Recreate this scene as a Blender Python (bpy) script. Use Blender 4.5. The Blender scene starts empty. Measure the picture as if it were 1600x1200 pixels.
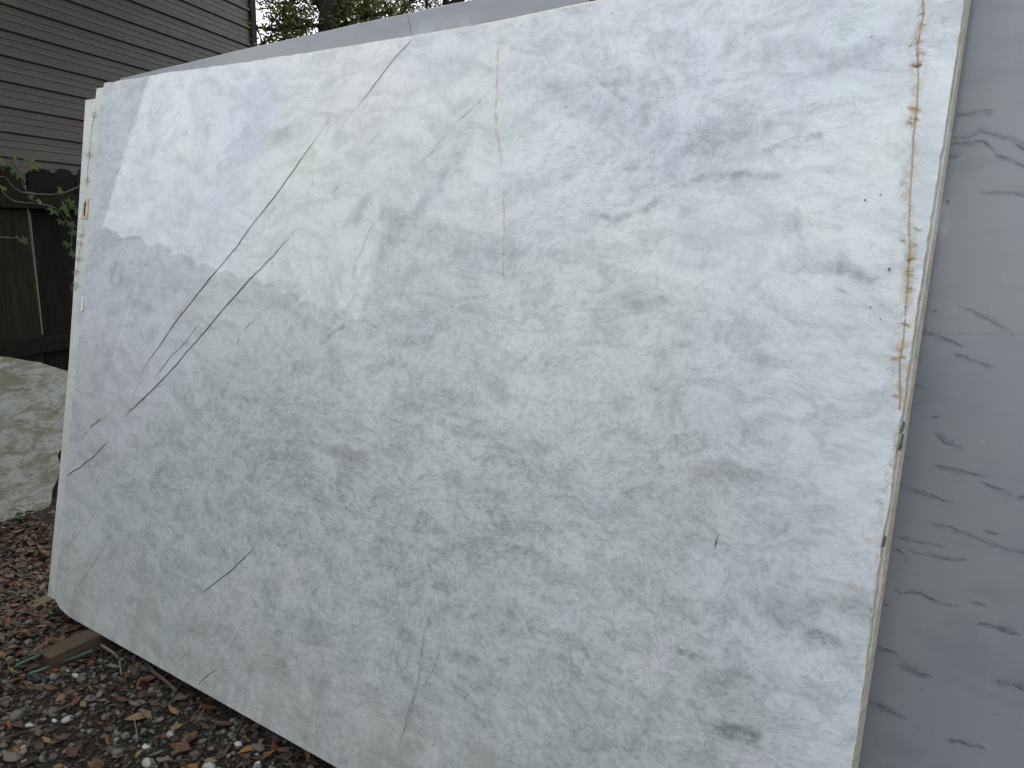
import bpy, bmesh, math, random
import numpy as np
from mathutils import Vector, Matrix

scene = bpy.context.scene
random.seed(7); RNG = np.random.default_rng(7)

# ------------------------------------------------------------------ camera
FPX, CAM = 1162.9, np.array([0.1124, -1.2504, 1.4991])
PITCH, YAW, ROLL = -0.201214, 0.574275, 0.021568
def cam_axes():
    f = np.array([-math.sin(YAW)*math.cos(PITCH), math.cos(YAW)*math.cos(PITCH), math.sin(PITCH)])
    r = np.array([math.cos(YAW), math.sin(YAW), 0.0]); u = np.cross(r, f)
    c, s = math.cos(ROLL), math.sin(ROLL)
    return c*r+s*u, -s*r+c*u, f
CR, CU, CF = cam_axes()
cam_data = bpy.data.cameras.new('camera'); cam = bpy.data.objects.new('camera', cam_data)
scene.collection.objects.link(cam)
cam.matrix_world = Matrix(((CR[0], CU[0], -CF[0], CAM[0]), (CR[1], CU[1], -CF[1], CAM[1]),
                           (CR[2], CU[2], -CF[2], CAM[2]), (0, 0, 0, 1)))
cam_data.sensor_fit = 'HORIZONTAL'; cam_data.sensor_width = 36.0
cam_data.lens = FPX/1600*36.0; cam_data.clip_start = 0.02; cam_data.clip_end = 2000
scene.camera = cam
scene.render.resolution_x = 1024; scene.render.resolution_y = 768

# ------------------------------------------------------------------ sky, sun, exposure
SUN_EL, SUN_AZ = math.radians(58), math.radians(310)     # azimuth clockwise from +Y
world = bpy.data.worlds.new('World'); scene.world = world; world.use_nodes = True
wn, wl = world.node_tree.nodes, world.node_tree.links
wn.clear()
w_out = wn.new('ShaderNodeOutputWorld'); w_bg = wn.new('ShaderNodeBackground')
w_sky = wn.new('ShaderNodeTexSky'); w_sky.sky_type = 'NISHITA'; w_sky.sun_disc = False
w_sky.sun_elevation = SUN_EL; w_sky.sun_rotation = SUN_AZ
w_sky.air_density = 1.0; w_sky.dust_density = 4.0; w_sky.ozone_density = 1.0
w_mix = wn.new('ShaderNodeMix'); w_mix.data_type = 'RGBA'; w_mix.inputs[0].default_value = 0.86
w_mix.inputs[7].default_value = (10.6, 10.9, 11.2, 1)       # even cloud deck
wl.new(w_sky.outputs[0], w_mix.inputs[6]); wl.new(w_mix.outputs[2], w_bg.inputs[0])
w_bg.inputs[1].default_value = 0.12
wl.new(w_bg.outputs[0], w_out.inputs[0])
sun_data = bpy.data.lights.new('sun', 'SUN'); sun = bpy.data.objects.new('sun', sun_data)
scene.collection.objects.link(sun)
sun_data.energy = 0.5; sun_data.angle = math.radians(25); sun_data.color = (1.0, 0.97, 0.93)
sd = Vector((math.sin(SUN_AZ)*math.cos(SUN_EL), math.cos(SUN_AZ)*math.cos(SUN_EL), math.sin(SUN_EL)))
sun.rotation_euler = sd.to_track_quat('Z', 'Y').to_euler()
scene.view_settings.view_transform = 'Standard'; scene.view_settings.look = 'None'
scene.view_settings.exposure = 0.63; scene.view_settings.gamma = 1.0

# ------------------------------------------------------------------ pixel -> place helpers (pixels of the 1600x1200 photograph)
def ray(x, y):
    d = CF*FPX + CR*(x-800) + CU*(600-y); return d/np.linalg.norm(d)
def hit(x, y, p0, n):
    d = ray(x, y); return CAM + d*(((p0-CAM)@n)/(d@n))
def on_ground(x, y, z=0.0): return hit(x, y, np.array([0, 0, z]), np.array([0, 0, 1.0]))
ZB, TH = 0.05, 0.19072                                   # slab base height, backward lean
S_UP = np.array([0, math.sin(TH), math.cos(TH)]); S_BACK = np.array([0, math.cos(TH), -math.sin(TH)])
def slab_uv(x, y, off=0.0):
    p0 = np.array([0, 0, ZB]) + S_BACK*off
    p = hit(x, y, p0, S_BACK); return float(p[0]), float((p-p0)@S_UP)

# ------------------------------------------------------------------ scene helpers
COL = scene.collection
def tag(o, label=None, cat=None, group=None, kind=None):
    if label: o['label'] = label
    if cat: o['category'] = cat
    if group: o['group'] = group
    if kind or cat: o['kind'] = kind or 'thing'
    return o
def mesh_obj(name, me, mat=None, parent=None):
    o = bpy.data.objects.new(name, me)
    if mat is not None and not me.materials: me.materials.append(mat)
    COL.objects.link(o)
    if parent: o.parent = parent
    return o
def empty(name, loc=(0, 0, 0)):
    o = bpy.data.objects.new(name, None); COL.objects.link(o); o.location = loc
    o.empty_display_size = 0.1; return o
def pydata(name, v, f, smooth=False):
    me = bpy.data.meshes.new(name); me.from_pydata([tuple(map(float, p)) for p in v], [], [tuple(map(int, q)) for q in f])
    me.update()
    if smooth: me.polygons.foreach_set('use_smooth', [True]*len(me.polygons))
    return me
def fast_mesh(name, V, Fc):
    """V (n,3) array, Fc (m,k) array with one k."""
    V = np.asarray(V, dtype=np.float32); Fc = np.asarray(Fc, dtype=np.int32); k = Fc.shape[1]
    me = bpy.data.meshes.new(name)
    me.vertices.add(len(V)); me.vertices.foreach_set('co', V.ravel())
    me.loops.add(Fc.size); me.loops.foreach_set('vertex_index', Fc.ravel())
    me.polygons.add(len(Fc)); me.polygons.foreach_set('loop_start', np.arange(len(Fc), dtype=np.int32)*k)
    me.update(calc_edges=True); me.validate(); return me
def face_attr(me, name, cols):
    """one colour per face, stored per face."""
    a = me.attributes.new(name, 'FLOAT_COLOR', 'FACE')
    c = np.ones((len(me.polygons), 4), np.float32); c[:, :3] = cols; a.data.foreach_set('color', c.ravel())

class NT:
    """small node-tree writer"""
    def __init__(s, name):
        s.mat = bpy.data.materials.new(name); s.mat.use_nodes = True
        s.n, s.l = s.mat.node_tree.nodes, s.mat.node_tree.links
        s.n.clear(); s.out = s.n.new('ShaderNodeOutputMaterial'); s.bsdf = s.n.new('ShaderNodeBsdfPrincipled')
        s.l.new(s.bsdf.outputs[0], s.out.inputs[0]); s._tc = None
    def put(s, sock, v):
        if hasattr(v, 'is_linked') or isinstance(v, bpy.types.NodeSocket): s.l.new(v, sock)
        else:
            if isinstance(v, (tuple, list)) and len(v) == 3 and sock.type == 'RGBA': v = (*v, 1)
            sock.default_value = v
    def coord(s, kind='Object'):
        if s._tc is None: s._tc = s.n.new('ShaderNodeTexCoord')
        return s._tc.outputs[kind]
    def mapping(s, v, scale=(1, 1, 1), rot=(0, 0, 0), loc=(0, 0, 0)):
        m = s.n.new('ShaderNodeMapping'); s.l.new(v, m.inputs[0])
        m.inputs[1].default_value = loc; m.inputs[2].default_value = rot; m.inputs[3].default_value = scale
        return m.outputs[0]
    def noise(s, v, scale, detail=4, rough=0.55, dist=0.0, color=False):
        t = s.n.new('ShaderNodeTexNoise'); s.l.new(v, t.inputs['Vector'])
        t.inputs['Scale'].default_value = scale; t.inputs['Detail'].default_value = detail
        t.inputs['Roughness'].default_value = rough; t.inputs['Distortion'].default_value = dist
        return t.outputs['Color' if color else 'Fac']
    def wave(s, v, scale, dist=4, detail=3, dscale=1.5, direction='X'):
        t = s.n.new('ShaderNodeTexWave'); s.l.new(v, t.inputs['Vector']); t.bands_direction = direction
        t.inputs['Scale'].default_value = scale; t.inputs['Distortion'].default_value = dist
        t.inputs['Detail'].default_value = detail; t.inputs['Detail Scale'].default_value = dscale
        return t.outputs['Fac']
    def math(s, op, a, b=0.0, clamp=False):
        m = s.n.new('ShaderNodeMath'); m.operation = op; m.use_clamp = clamp
        s.put(m.inputs[0], a); s.put(m.inputs[1], b); return m.outputs[0]
    def ramp(s, f, a, b, lo=0.0, hi=1.0, smooth=True):
        m = s.n.new('ShaderNodeMapRange'); m.interpolation_type = 'SMOOTHSTEP' if smooth else 'LINEAR'
        s.put(m.inputs[0], f); m.inputs[1].default_value = a; m.inputs[2].default_value = b
        m.inputs[3].default_value = lo; m.inputs[4].default_value = hi; return m.outputs[0]
    def mix(s, f, a, b, mode='MIX'):
        m = s.n.new('ShaderNodeMix'); m.data_type = 'RGBA'; m.blend_type = mode
        s.put(m.inputs[0], f); s.put(m.inputs[6], a); s.put(m.inputs[7], b); return m.outputs[2]
    def attr(s, name, out='Color', typ='GEOMETRY'):
        a = s.n.new('ShaderNodeAttribute'); a.attribute_name = name; a.attribute_type = typ; return a.outputs[out]
    def bump(s, h, strength=0.3, dist=0.01):
        b = s.n.new('ShaderNodeBump'); b.inputs['Strength'].default_value = strength
        b.inputs['Distance'].default_value = dist; s.l.new(h, b.inputs['Height'])
        s.l.new(b.outputs[0], s.bsdf.inputs['Normal'])
    def set(s, **kw):
        names = {'color': 'Base Color', 'rough': 'Roughness', 'ior': 'IOR', 'spec': 'Specular IOR Level', 'alpha': 'Alpha', 'metal': 'Metallic'}
        for k, v in kw.items(): s.put(s.bsdf.inputs[names[k]], v)
        return s.mat
    def obj_random(s):
        return s.n.new('ShaderNodeObjectInfo').outputs['Random']

# ------------------------------------------------------------------ materials
def mat_marble(name, seed, light, dark, green, tinted=True, rough=0.012):
    t = NT(name); p = t.mapping(t.coord(), loc=(seed, seed*1.7, seed*0.6))
    warp = t.noise(p, 2.2, 3, 0.5, color=True)
    pw = t.n.new('ShaderNodeVectorMath'); pw.operation = 'MULTIPLY_ADD'
    t.l.new(warp, pw.inputs[0]); pw.inputs[1].default_value = (0.22, 0.0, 0.22); t.l.new(p, pw.inputs[2]); pw = pw.outputs[0]
    diag = t.mapping(pw, rot=(0, math.radians(24), 0), scale=(1, 1, 2.3))
    clouds = t.noise(pw, 2.6, 4, 0.55, 0.6)
    streak = t.noise(diag, 8.5, 6, 0.62, 0.7)
    mott = t.noise(pw, 25, 5, 0.62, 1.0)
    fine = t.noise(t.mapping(pw, rot=(0, math.radians(30), 0), scale=(1, 1, 1.7)), 62, 5, 0.62, 0.9)
    worm = t.math('ABSOLUTE', t.math('SUBTRACT', t.noise(diag, 34, 3, 0.5, 1.2), 0.5))
    worm = t.ramp(worm, 0.0, 0.045, 1.0, 0.0)
    wormgate = t.ramp(t.noise(p, 7, 2), 0.46, 0.66)
    worm = t.math('MULTIPLY', worm, wormgate)
    grain = t.noise(p, 320, 2, 0.5)
    k = t.attr('mottle', 'Fac') if tinted else 0.6
    a = t.ramp(streak, 0.40, 0.68); b = t.ramp(mott, 0.44, 0.62); c = t.ramp(clouds, 0.36, 0.66); d = t.ramp(fine, 0.48, 0.59)
    f = t.math('ADD', t.math('MULTIPLY', a, 0.36), t.math('MULTIPLY', c, 0.16))
    f = t.math('ADD', f, t.math('MULTIPLY', t.math('MULTIPLY', b, k), 0.27))
    f = t.math('ADD', f, t.math('MULTIPLY', t.math('MULTIPLY', d, k), 0.34))
    f = t.math('ADD', f, t.math('MULTIPLY', t.math('MULTIPLY', worm, k), 0.22), clamp=True)
    col = t.mix(f, light, dark)
    g = t.ramp(t.noise(pw, 3.4, 3, 0.5, 0.4), 0.50, 0.68, 0.0, 0.55)
    col = t.mix(g, col, t.mix(1.0, col, green, 'MULTIPLY'))
    lv = t.ramp(t.noise(pw, 4.1, 3, 0.5, 0.8), 0.55, 0.70, 0.0, 0.35)
    col = t.mix(lv, col, t.mix(1.0, col, (0.985, 0.945, 1.0), 'MULTIPLY'))
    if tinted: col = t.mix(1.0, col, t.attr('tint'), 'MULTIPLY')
    col = t.mix(t.ramp(grain, 0.3, 0.7, 0, 0.10), col, t.mix(1.0, col, (0.8, 0.8, 0.8), 'MULTIPLY'))
    smudge = t.noise(p, 5.0, 5, 0.65, 0.8)
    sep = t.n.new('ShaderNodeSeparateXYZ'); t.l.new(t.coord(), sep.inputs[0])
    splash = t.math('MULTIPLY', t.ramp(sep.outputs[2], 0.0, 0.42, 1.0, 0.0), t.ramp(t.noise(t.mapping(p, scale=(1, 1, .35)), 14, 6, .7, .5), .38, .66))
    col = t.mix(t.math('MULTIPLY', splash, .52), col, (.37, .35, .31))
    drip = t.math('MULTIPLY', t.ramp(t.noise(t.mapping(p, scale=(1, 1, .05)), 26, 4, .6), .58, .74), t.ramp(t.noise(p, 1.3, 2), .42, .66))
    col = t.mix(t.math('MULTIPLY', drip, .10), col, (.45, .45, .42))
    t.set(color=col, rough=t.ramp(smudge, 0.40, 0.75, rough, rough+0.03), ior=1.44)
    t.bump(t.noise(p, 3.0, 2), 0.06, 0.004)
    return t.mat
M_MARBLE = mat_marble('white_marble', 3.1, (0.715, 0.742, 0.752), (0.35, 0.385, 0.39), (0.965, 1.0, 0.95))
M_MARBLE2 = mat_marble('white_marble_label', 11.7, (0.72, 0.74, 0.72), (0.50, 0.52, 0.51), (0.95, 1.0, 0.93), tinted=False)
def mat_edge():
    t = NT('sawn_marble_edge'); p = t.coord()
    n = t.noise(p, 60, 4, 0.7); m = t.noise(p, 9, 3)
    col = t.mix(t.ramp(n, 0.3, 0.7), (0.42, 0.40, 0.35), (0.25, 0.235, 0.20))
    col = t.mix(t.ramp(m, 0.5, 0.7, 0, 0.6), col, (0.30, 0.24, 0.15))
    t.set(color=col, rough=0.7); t.bump(n, 0.5, 0.003); return t.mat
M_EDGE = mat_edge()
def mat_grey():
    t = NT('grey_marble'); p = t.coord()
    diag = t.mapping(p, rot=(0, math.radians(-20), 0), scale=(1, 1, 2.6))
    a = t.noise(p, 1.8, 3, 0.5, 0.3); b = t.noise(diag, 5, 5, 0.6, 0.8); g = t.noise(p, 260, 2)
    col = t.mix(t.ramp(a, 0.35, 0.65), (0.248, 0.260, 0.268), (0.222, 0.240, 0.272))
    col = t.mix(t.ramp(b, 0.46, 0.72, 0, 0.6), col, (0.185, 0.20, 0.225))
    col = t.mix(t.ramp(t.noise(t.mapping(p, scale=(1, 1, .12)), 9, 5, .6), .5, .75, 0, .3), col, (.34, .345, .34))
    col = t.mix(t.ramp(g, 0.3, 0.7, 0, 0.12), col, (0.2, 0.2, 0.2))
    t.set(color=col, rough=t.ramp(t.noise(p, 6, 4), 0.4, 0.7, 0.16, 0.26), ior=1.5); return t.mat
M_GREY = mat_grey()
def mat_decal(name, col, strength=1.0, nscale=40, lo=0.35, hi=0.6, rough=0.06, col2=None, floor=0.0):
    t = NT(name); p = t.coord()
    a = t.attr('a', 'Fac'); n = t.ramp(t.noise(p, nscale, 4, 0.6, 0.6), lo, hi, floor, 1.0)
    al = t.math('MULTIPLY', t.math('MULTIPLY', a, n), strength, clamp=True)
    c = col if col2 is None else t.mix(t.ramp(t.noise(p, nscale*0.8, 3), 0.42, 0.58), col, col2)
    t.set(color=c, rough=rough, alpha=al, ior=1.5); return t.mat
M_VEIN = mat_decal('dark_vein', (0.10, 0.12, 0.125), 0.92, 30, 0.24, 0.46, floor=0.62)
M_VEIN_SOFT = mat_decal('soft_grey_vein', (0.27, 0.295, 0.32), 0.36, 40, 0.32, 0.72, floor=0.05)
M_VEIN_FAINT = mat_decal('faint_vein', (0.22, 0.245, 0.26), 0.42, 34, 0.36, 0.60, floor=0.05)
M_LILAC = mat_decal('lilac_band', (0.43, 0.45, 0.50), 0.26, 20, 0.34, 0.68, floor=0.1)
M_PALEBAND = mat_decal('pale_blue_band', (0.74, 0.775, 0.85), 0.34, 14, 0.3, 0.65, floor=0.2)
M_RUST = mat_decal('rust_vein', (0.50, 0.31, 0.14), 0.80, 55, 0.30, 0.55, col2=(0.36, 0.19, 0.08), floor=0.30)
M_RUST_HALO = mat_decal('rust_stain', (0.60, 0.47, 0.30), 0.40, 60, 0.42, 0.66)
M_RUST_FAINT = mat_decal('faint_rust_vein', (0.62, 0.44, 0.25), 0.42, 40, 0.36, 0.62, floor=0.1)
M_RUST_P = mat_decal('pinkish_rust_vein', (0.45, 0.32, 0.23), 0.6, 50, 0.34, 0.56, floor=0.2)
M_RUST_Q = mat_decal('brown_stain', (0.30, 0.25, 0.20), 0.45, 120, 0.36, 0.58)
M_TICK = mat_decal('rust_tick', (0.32, 0.20, 0.10), 0.70, 110, 0.34, 0.6, col2=(0.42, 0.25, 0.11), floor=0.15)
M_BLOT = mat_decal('grey_blotch', (0.33, 0.355, 0.36), 0.22, 45, 0.36, 0.68, floor=0.1)
M_BLOT_G = mat_decal('green_blotch', (0.44, 0.47, 0.43), 0.28, 24, 0.30, 0.64, floor=0.2)
M_BLOT_W = mat_decal('warm_blotch', (0.48, 0.465, 0.45), 0.26, 24, 0.30, 0.64, floor=0.3)
M_BLOT_S = mat_decal('grey_patch', (0.27, 0.29, 0.29), 0.50, 60, 0.34, 0.62, floor=0.2)
M_BLOT_WS = mat_decal('beige_patch', (0.46, 0.45, 0.43), 0.50, 40, 0.28, 0.6, floor=0.3)
M_PIT = NT('dark_pit').set(color=(0.11, 0.115, 0.115), rough=0.6)
M_SCRATCH = mat_decal('pale_scratch', (0.86, 0.88, 0.88), 0.55, 60, 0.4, 0.6, rough=0.4)
M_GVEIN = mat_decal('slate_vein', (0.09, 0.11, 0.15), 0.50, 40, 0.36, 0.66, floor=0.05, rough=0.2)
M_GVEIN_H = mat_decal('slate_vein_halo', (0.13, 0.15, 0.20), 0.30, 18, 0.34, 0.66, floor=0.1, rough=0.2)
M_GVEIN_Y = mat_decal('ochre_hairline', (0.36, 0.33, 0.22), 0.6, 30, 0.35, 0.55, floor=0.1, rough=0.2)
M_GSPOT = mat_decal('pale_scuff', (0.50, 0.51, 0.52), 0.45, 50, 0.4, 0.62, rough=0.4)

def mat_wood(name, c1, c2, c3, grain=(1, 26, 1), rough=0.85, moss=None):
    t = NT(name); p = t.coord(); pm = t.mapping(p, scale=grain)
    rnd = t.obj_random()
    pv = t.n.new('ShaderNodeVectorMath'); pv.operation = 'ADD'; t.l.new(pm, pv.inputs[0])
    cx = t.n.new('ShaderNodeCombineXYZ'); t.put(cx.inputs[0], t.math('MULTIPLY', rnd, 37.0)); t.put(cx.inputs[1], t.math('MULTIPLY', rnd, 91.0))
    t.l.new(cx.outputs[0], pv.inputs[1]); pv = pv.outputs[0]
    g = t.noise(pv, 3.0, 6, 0.65, 0.4); s = t.noise(p, 7, 4, 0.6)
    col = t.mix(t.ramp(g, 0.32, 0.68), c1, c2)
    col = t.mix(t.ramp(s, 0.5, 0.72, 0, 0.7), col, c3)
    if moss: col = t.mix(t.ramp(t.noise(pv, 1.6, 5, 0.65), 0.50, 0.66, 0, 0.7), col, moss)
    col = t.mix(1.0, col, t.mix(rnd, (0.55, 0.55, 0.55), (1.35, 1.30, 1.22)), 'MULTIPLY')
    t.set(color=col, rough=rough, spec=0.1); t.bump(g, 0.6, 0.004); return t.mat
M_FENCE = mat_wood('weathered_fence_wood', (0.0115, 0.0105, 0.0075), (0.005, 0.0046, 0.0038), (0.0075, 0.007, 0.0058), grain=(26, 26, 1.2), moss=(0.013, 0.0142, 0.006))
M_TIMBER = mat_wood('timber_sleeper', (0.155, 0.118, 0.085), (0.085, 0.062, 0.044), (0.055, 0.041, 0.03), grain=(1.2, 26, 26))
M_SCRAP = mat_wood('scrap_wood', (0.11, 0.095, 0.06), (0.055, 0.045, 0.03), (0.04, 0.032, 0.02), grain=(1.2, 26, 26))
M_BARK = mat_wood('tree_bark', (0.045, 0.038, 0.032), (0.02, 0.017, 0.014), (0.03, 0.03, 0.025), grain=(6, 6, 1.5))
M_GAP_LIGHT = NT('painted_gap_light').set(color=(0.16, 0.16, 0.145), rough=0.8)

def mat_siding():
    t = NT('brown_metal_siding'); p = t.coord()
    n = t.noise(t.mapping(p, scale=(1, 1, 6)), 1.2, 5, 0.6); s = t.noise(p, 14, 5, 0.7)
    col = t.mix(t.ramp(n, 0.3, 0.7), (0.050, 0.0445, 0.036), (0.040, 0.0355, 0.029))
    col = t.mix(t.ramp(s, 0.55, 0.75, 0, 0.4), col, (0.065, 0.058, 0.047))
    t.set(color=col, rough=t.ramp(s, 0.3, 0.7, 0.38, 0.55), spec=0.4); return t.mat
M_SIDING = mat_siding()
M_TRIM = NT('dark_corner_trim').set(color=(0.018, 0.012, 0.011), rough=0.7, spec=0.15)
M_ROOF = NT('dark_roof_metal').set(color=(0.06, 0.058, 0.055), rough=0.5)
M_SHED = NT('shed_boards').set(color=(0.17, 0.18, 0.175), rough=0.8)

def mat_soil():
    t = NT('dark_soil'); p = t.coord()
    a = t.noise(p, 9, 6, 0.7); b = t.noise(p, 70, 5, 0.7); c = t.noise(p, 0.6, 3)
    col = t.mix(t.ramp(a, 0.35, 0.65), (0.030, 0.024, 0.018), (0.018, 0.015, 0.012))
    col = t.mix(t.ramp(b, 0.52, 0.7, 0, 0.8), col, (0.075, 0.068, 0.06))
    t.set(color=col, rough=0.95, spec=0.15); t.bump(b, 0.8, 0.02); return t.mat
M_SOIL = mat_soil()
def mat_facecol(name, rough=0.8, spec=0.3, nscale=60, var=0.35):
    t = NT(name); p = t.coord(); n = t.noise(p, nscale, 4, 0.65)
    c = t.attr('col'); c = t.mix(t.ramp(n, 0.3, 0.7), c, t.mix(1.0, c, (1-var, 1-var, 1-var), 'MULTIPLY'))
    t.set(color=c, rough=rough, spec=spec); t.bump(n, 0.3, 0.003); return t.mat
M_STONES = mat_facecol('gravel_stone', 0.85, 0.2, 90)
M_LITTER = mat_facecol('leaf_litter', 0.65, 0.3, 70, 0.4)
def mat_objcol(name, cols, rough=0.7, nscale=60, var=0.5):
    """colour picked per object out of a few natural ones"""
    t = NT(name); p = t.coord(); r = t.obj_random()
    cr = t.n.new('ShaderNodeValToRGB'); t.l.new(r, cr.inputs[0]); cr.color_ramp.interpolation = 'LINEAR'
    e = cr.color_ramp.elements
    for i, c in enumerate(cols):
        x = i/(len(cols)-1)
        if i < 2 and i in (0,): e[0].position = 0; e[0].color = (*c, 1)
        elif i == len(cols)-1: e[len(e)-1].position = 1; e[len(e)-1].color = (*c, 1)
        else:
            k = e.new(x); k.color = (*c, 1)
    n = t.noise(p, nscale, 5, 0.65, 0.5); c = cr.outputs[0]
    c = t.mix(t.ramp(n, 0.32, 0.68), c, t.mix(1.0, c, (1-var, 1-var, 1-var*0.9), 'MULTIPLY'))
    t.set(color=c, rough=rough, spec=0.3); t.bump(n, 0.3, 0.002); return t.mat
M_LEAF_BROWN = mat_objcol('brown_leaf', [(0.058, 0.036, 0.023), (0.085, 0.056, 0.036), (0.045, 0.031, 0.022), (0.10, 0.068, 0.045)], 0.55)
M_LEAF_RED = mat_objcol('rust_leaf', [(0.10, 0.045, 0.023), (0.075, 0.032, 0.023), (0.13, 0.060, 0.026)], 0.5)
M_LEAF_TAN = mat_objcol('tan_leaf', [(0.22, 0.145, 0.07), (0.17, 0.125, 0.085), (0.24, 0.13, 0.04)], 0.55)
M_LEAF_GREY = mat_objcol('grey_leaf', [(0.13, 0.115, 0.09), (0.16, 0.15, 0.125), (0.10, 0.085, 0.068)], 0.65)
M_PEB = mat_objcol('pebble', [(0.075, 0.066, 0.056), (0.13, 0.122, 0.11), (0.085, 0.074, 0.06), (0.18, 0.172, 0.16), (0.085, 0.083, 0.08)], 0.8, 120, 0.3)
M_PEB_W = mat_objcol('white_pebble', [(0.30, 0.29, 0.27), (0.46, 0.45, 0.43)], 0.7, 90, 0.2)
M_TWIG = NT('dry_twig').set(color=(0.055, 0.043, 0.033), rough=0.85)
M_TWIG_PALE = NT('pale_dry_stick').set(color=(0.14, 0.12, 0.095), rough=0.85)
M_STRAP = NT('green_strap').set(color=(0.035, 0.085, 0.055), rough=0.5)
M_CLOTH = NT('black_scrap').set(color=(0.012, 0.014, 0.016), rough=0.7)
def mat_leafgreen(name, c1, c2, rough=0.45):
    t = NT(name); p = t.coord(); n = t.noise(p, 1.7, 3); r = t.noise(p, 30, 2)
    col = t.mix(t.ramp(n, 0.35, 0.65), c1, c2); col = t.mix(t.ramp(r, 0.35, 0.65, 0, 0.5), col, (c2[0]*1.5, c2[1]*1.35, c2[2]))
    t.set(color=col, rough=rough)
    tr = t.n.new('ShaderNodeBsdfTranslucent'); t.put(tr.inputs[0], col); ms = t.n.new('ShaderNodeMixShader'); ms.inputs[0].default_value = 0.3
    t.l.new(t.bsdf.outputs[0], ms.inputs[1]); t.l.new(tr.outputs[0], ms.inputs[2]); t.l.new(ms.outputs[0], t.out.inputs[0]); return t.mat
M_CROWN = mat_leafgreen('oak_foliage', (0.045, 0.065, 0.012), (0.085, 0.105, 0.022))
M_CREEPER = mat_leafgreen('creeper_leaf', (0.014, 0.032, 0.010), (0.022, 0.044, 0.011), 0.85)
M_CREEPER_Y = mat_leafgreen('young_creeper_leaf', (0.036, 0.054, 0.012), (0.05, 0.062, 0.014), 0.85)
M_WEED = mat_leafgreen('weed_leaf', (0.03, 0.06, 0.014), (0.04, 0.07, 0.018))
M_VINESTEM = NT('creeper_stem').set(color=(0.07, 0.055, 0.05), rough=0.8)
M_PAPER = None
def mat_paper():
    t = NT('tan_sticker'); p = t.coord(); n = t.noise(p, 30, 3)
    t.set(color=t.mix(t.ramp(n, 0.3, 0.7), (0.62, 0.50, 0.37), (0.50, 0.38, 0.26)), rough=0.6); return t.mat
M_PAPER = mat_paper()
M_CLEAR = NT('clear_tape').set(color=(0.70, 0.70, 0.66), rough=0.25, alpha=0.25)
M_INK = NT('ink').set(color=(0.05, 0.045, 0.04), rough=0.6)
M_WTAPE = NT('white_tape').set(color=(0.80, 0.81, 0.80), rough=0.5)
def mat_olive():
    t = NT('olive_stone'); p = t.coord()
    w = t.mapping(p, rot=(0, math.radians(-28), 0), scale=(1, 1, 2.4))
    a = t.noise(w, 5.5, 8, 0.7, 0.7); b = t.noise(w, 17, 7, 0.72, 0.8); c = t.noise(p, 2.3, 3, 0.5)
    line = t.ramp(t.math('ABSOLUTE', t.math('SUBTRACT', t.noise(p, 3.1, 4, 0.55, 0.8), 0.5)), 0, 0.012, 1, 0)
    col = t.mix(t.ramp(a, 0.42, 0.60), (0.165, 0.172, 0.155), (0.075, 0.076, 0.044))
    col = t.mix(t.ramp(b, 0.50, 0.64, 0, 0.75), col, (0.045, 0.046, 0.026))
    col = t.mix(t.ramp(c, 0.50, 0.66, 0, 0.5), col, (0.14, 0.147, 0.135))
    col = t.mix(t.math('MULTIPLY', line, 0.55), col, (0.08, 0.08, 0.07))
    t.set(color=col, rough=0.55, spec=0.35); t.bump(b, 0.15, 0.003); return t.mat
M_OLIVE = mat_olive()

# ================================================================== SETTING
# ground: one sheet to the horizon
def ground():
    xs = np.concatenate([[-300, -60, -15], np.linspace(-7, 3, 80), [12, 60, 300]])
    ys = np.concatenate([[-300, -60, -15], np.linspace(-5, 4, 72), [14, 60, 300]])
    X, Y = np.meshgrid(xs, ys); Z = 0.006*np.sin(X*3.1+Y*1.3)*np.cos(Y*2.7-X) - 0.012
    Z[:3] = -0.012; Z[-3:] = -0.012; Z[:, :3] = -0.012; Z[:, -3:] = -0.012
    V = np.stack([X, Y, Z], -1).reshape(-1, 3); nx = len(xs)
    i = np.arange((len(ys)-1)*(nx-1)); r, c = i//(nx-1), i % (nx-1); a = r*nx+c
    me = fast_mesh('ground', V, np.stack([a, a+1, a+nx+1, a+nx], 1))
    me.polygons.foreach_set('use_smooth', [True]*len(me.polygons))
    return tag(mesh_obj('ground', me, M_SOIL), kind='structure')
GROUND = ground()
def gz(x, y): return 0.006*math.sin(x*3.1+y*1.3)*math.cos(y*2.7-x) - 0.012

# ---- fence line (top edge also seen mirrored in the slab)
F0 = np.array([-4.287, -0.512, 0.0]); FD = np.array([-0.2785, 0.9604, 0.0]); FN = np.array([0.9604, 0.2785, 0.0])
def box_mesh(name, x0, x1, y0, y1, z0, z1, bev=0.0):
    bm = bmesh.new()
    vs = [bm.verts.new((x, y, z)) for x in (x0, x1) for y in (y0, y1) for z in (z0, z1)]
    for q in ((0, 1, 3, 2), (4, 6, 7, 5), (0, 4, 5, 1), (2, 3, 7, 6), (0, 2, 6, 4), (1, 5, 7, 3)): bm.faces.new([vs[i] for i in q])
    bmesh.ops.recalc_face_normals(bm, faces=bm.faces[:])
    if bev: bmesh.ops.bevel(bm, geom=bm.edges[:], offset=bev, segments=2, affect='EDGES', profile=0.6)
    me = bpy.data.meshes.new(name); bm.to_mesh(me); bm.free(); return me
def prism(name, outline, y0, y1, smooth=False):
    """outline in x,z extruded along y"""
    n = len(outline); v = [(x, y0, z) for x, z in outline]+[(x, y1, z) for x, z in outline]
    f = [tuple(range(n)), tuple(range(2*n-1, n-1, -1))]+[(i, i+n, (i+1) % n+n, (i+1) % n) for i in range(n)]
    me = pydata(name, v, f); bm = bmesh.new(); bm.from_mesh(me); bmesh.ops.recalc_face_normals(bm, faces=bm.faces[:]); bm.to_mesh(me); bm.free(); return me
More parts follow.
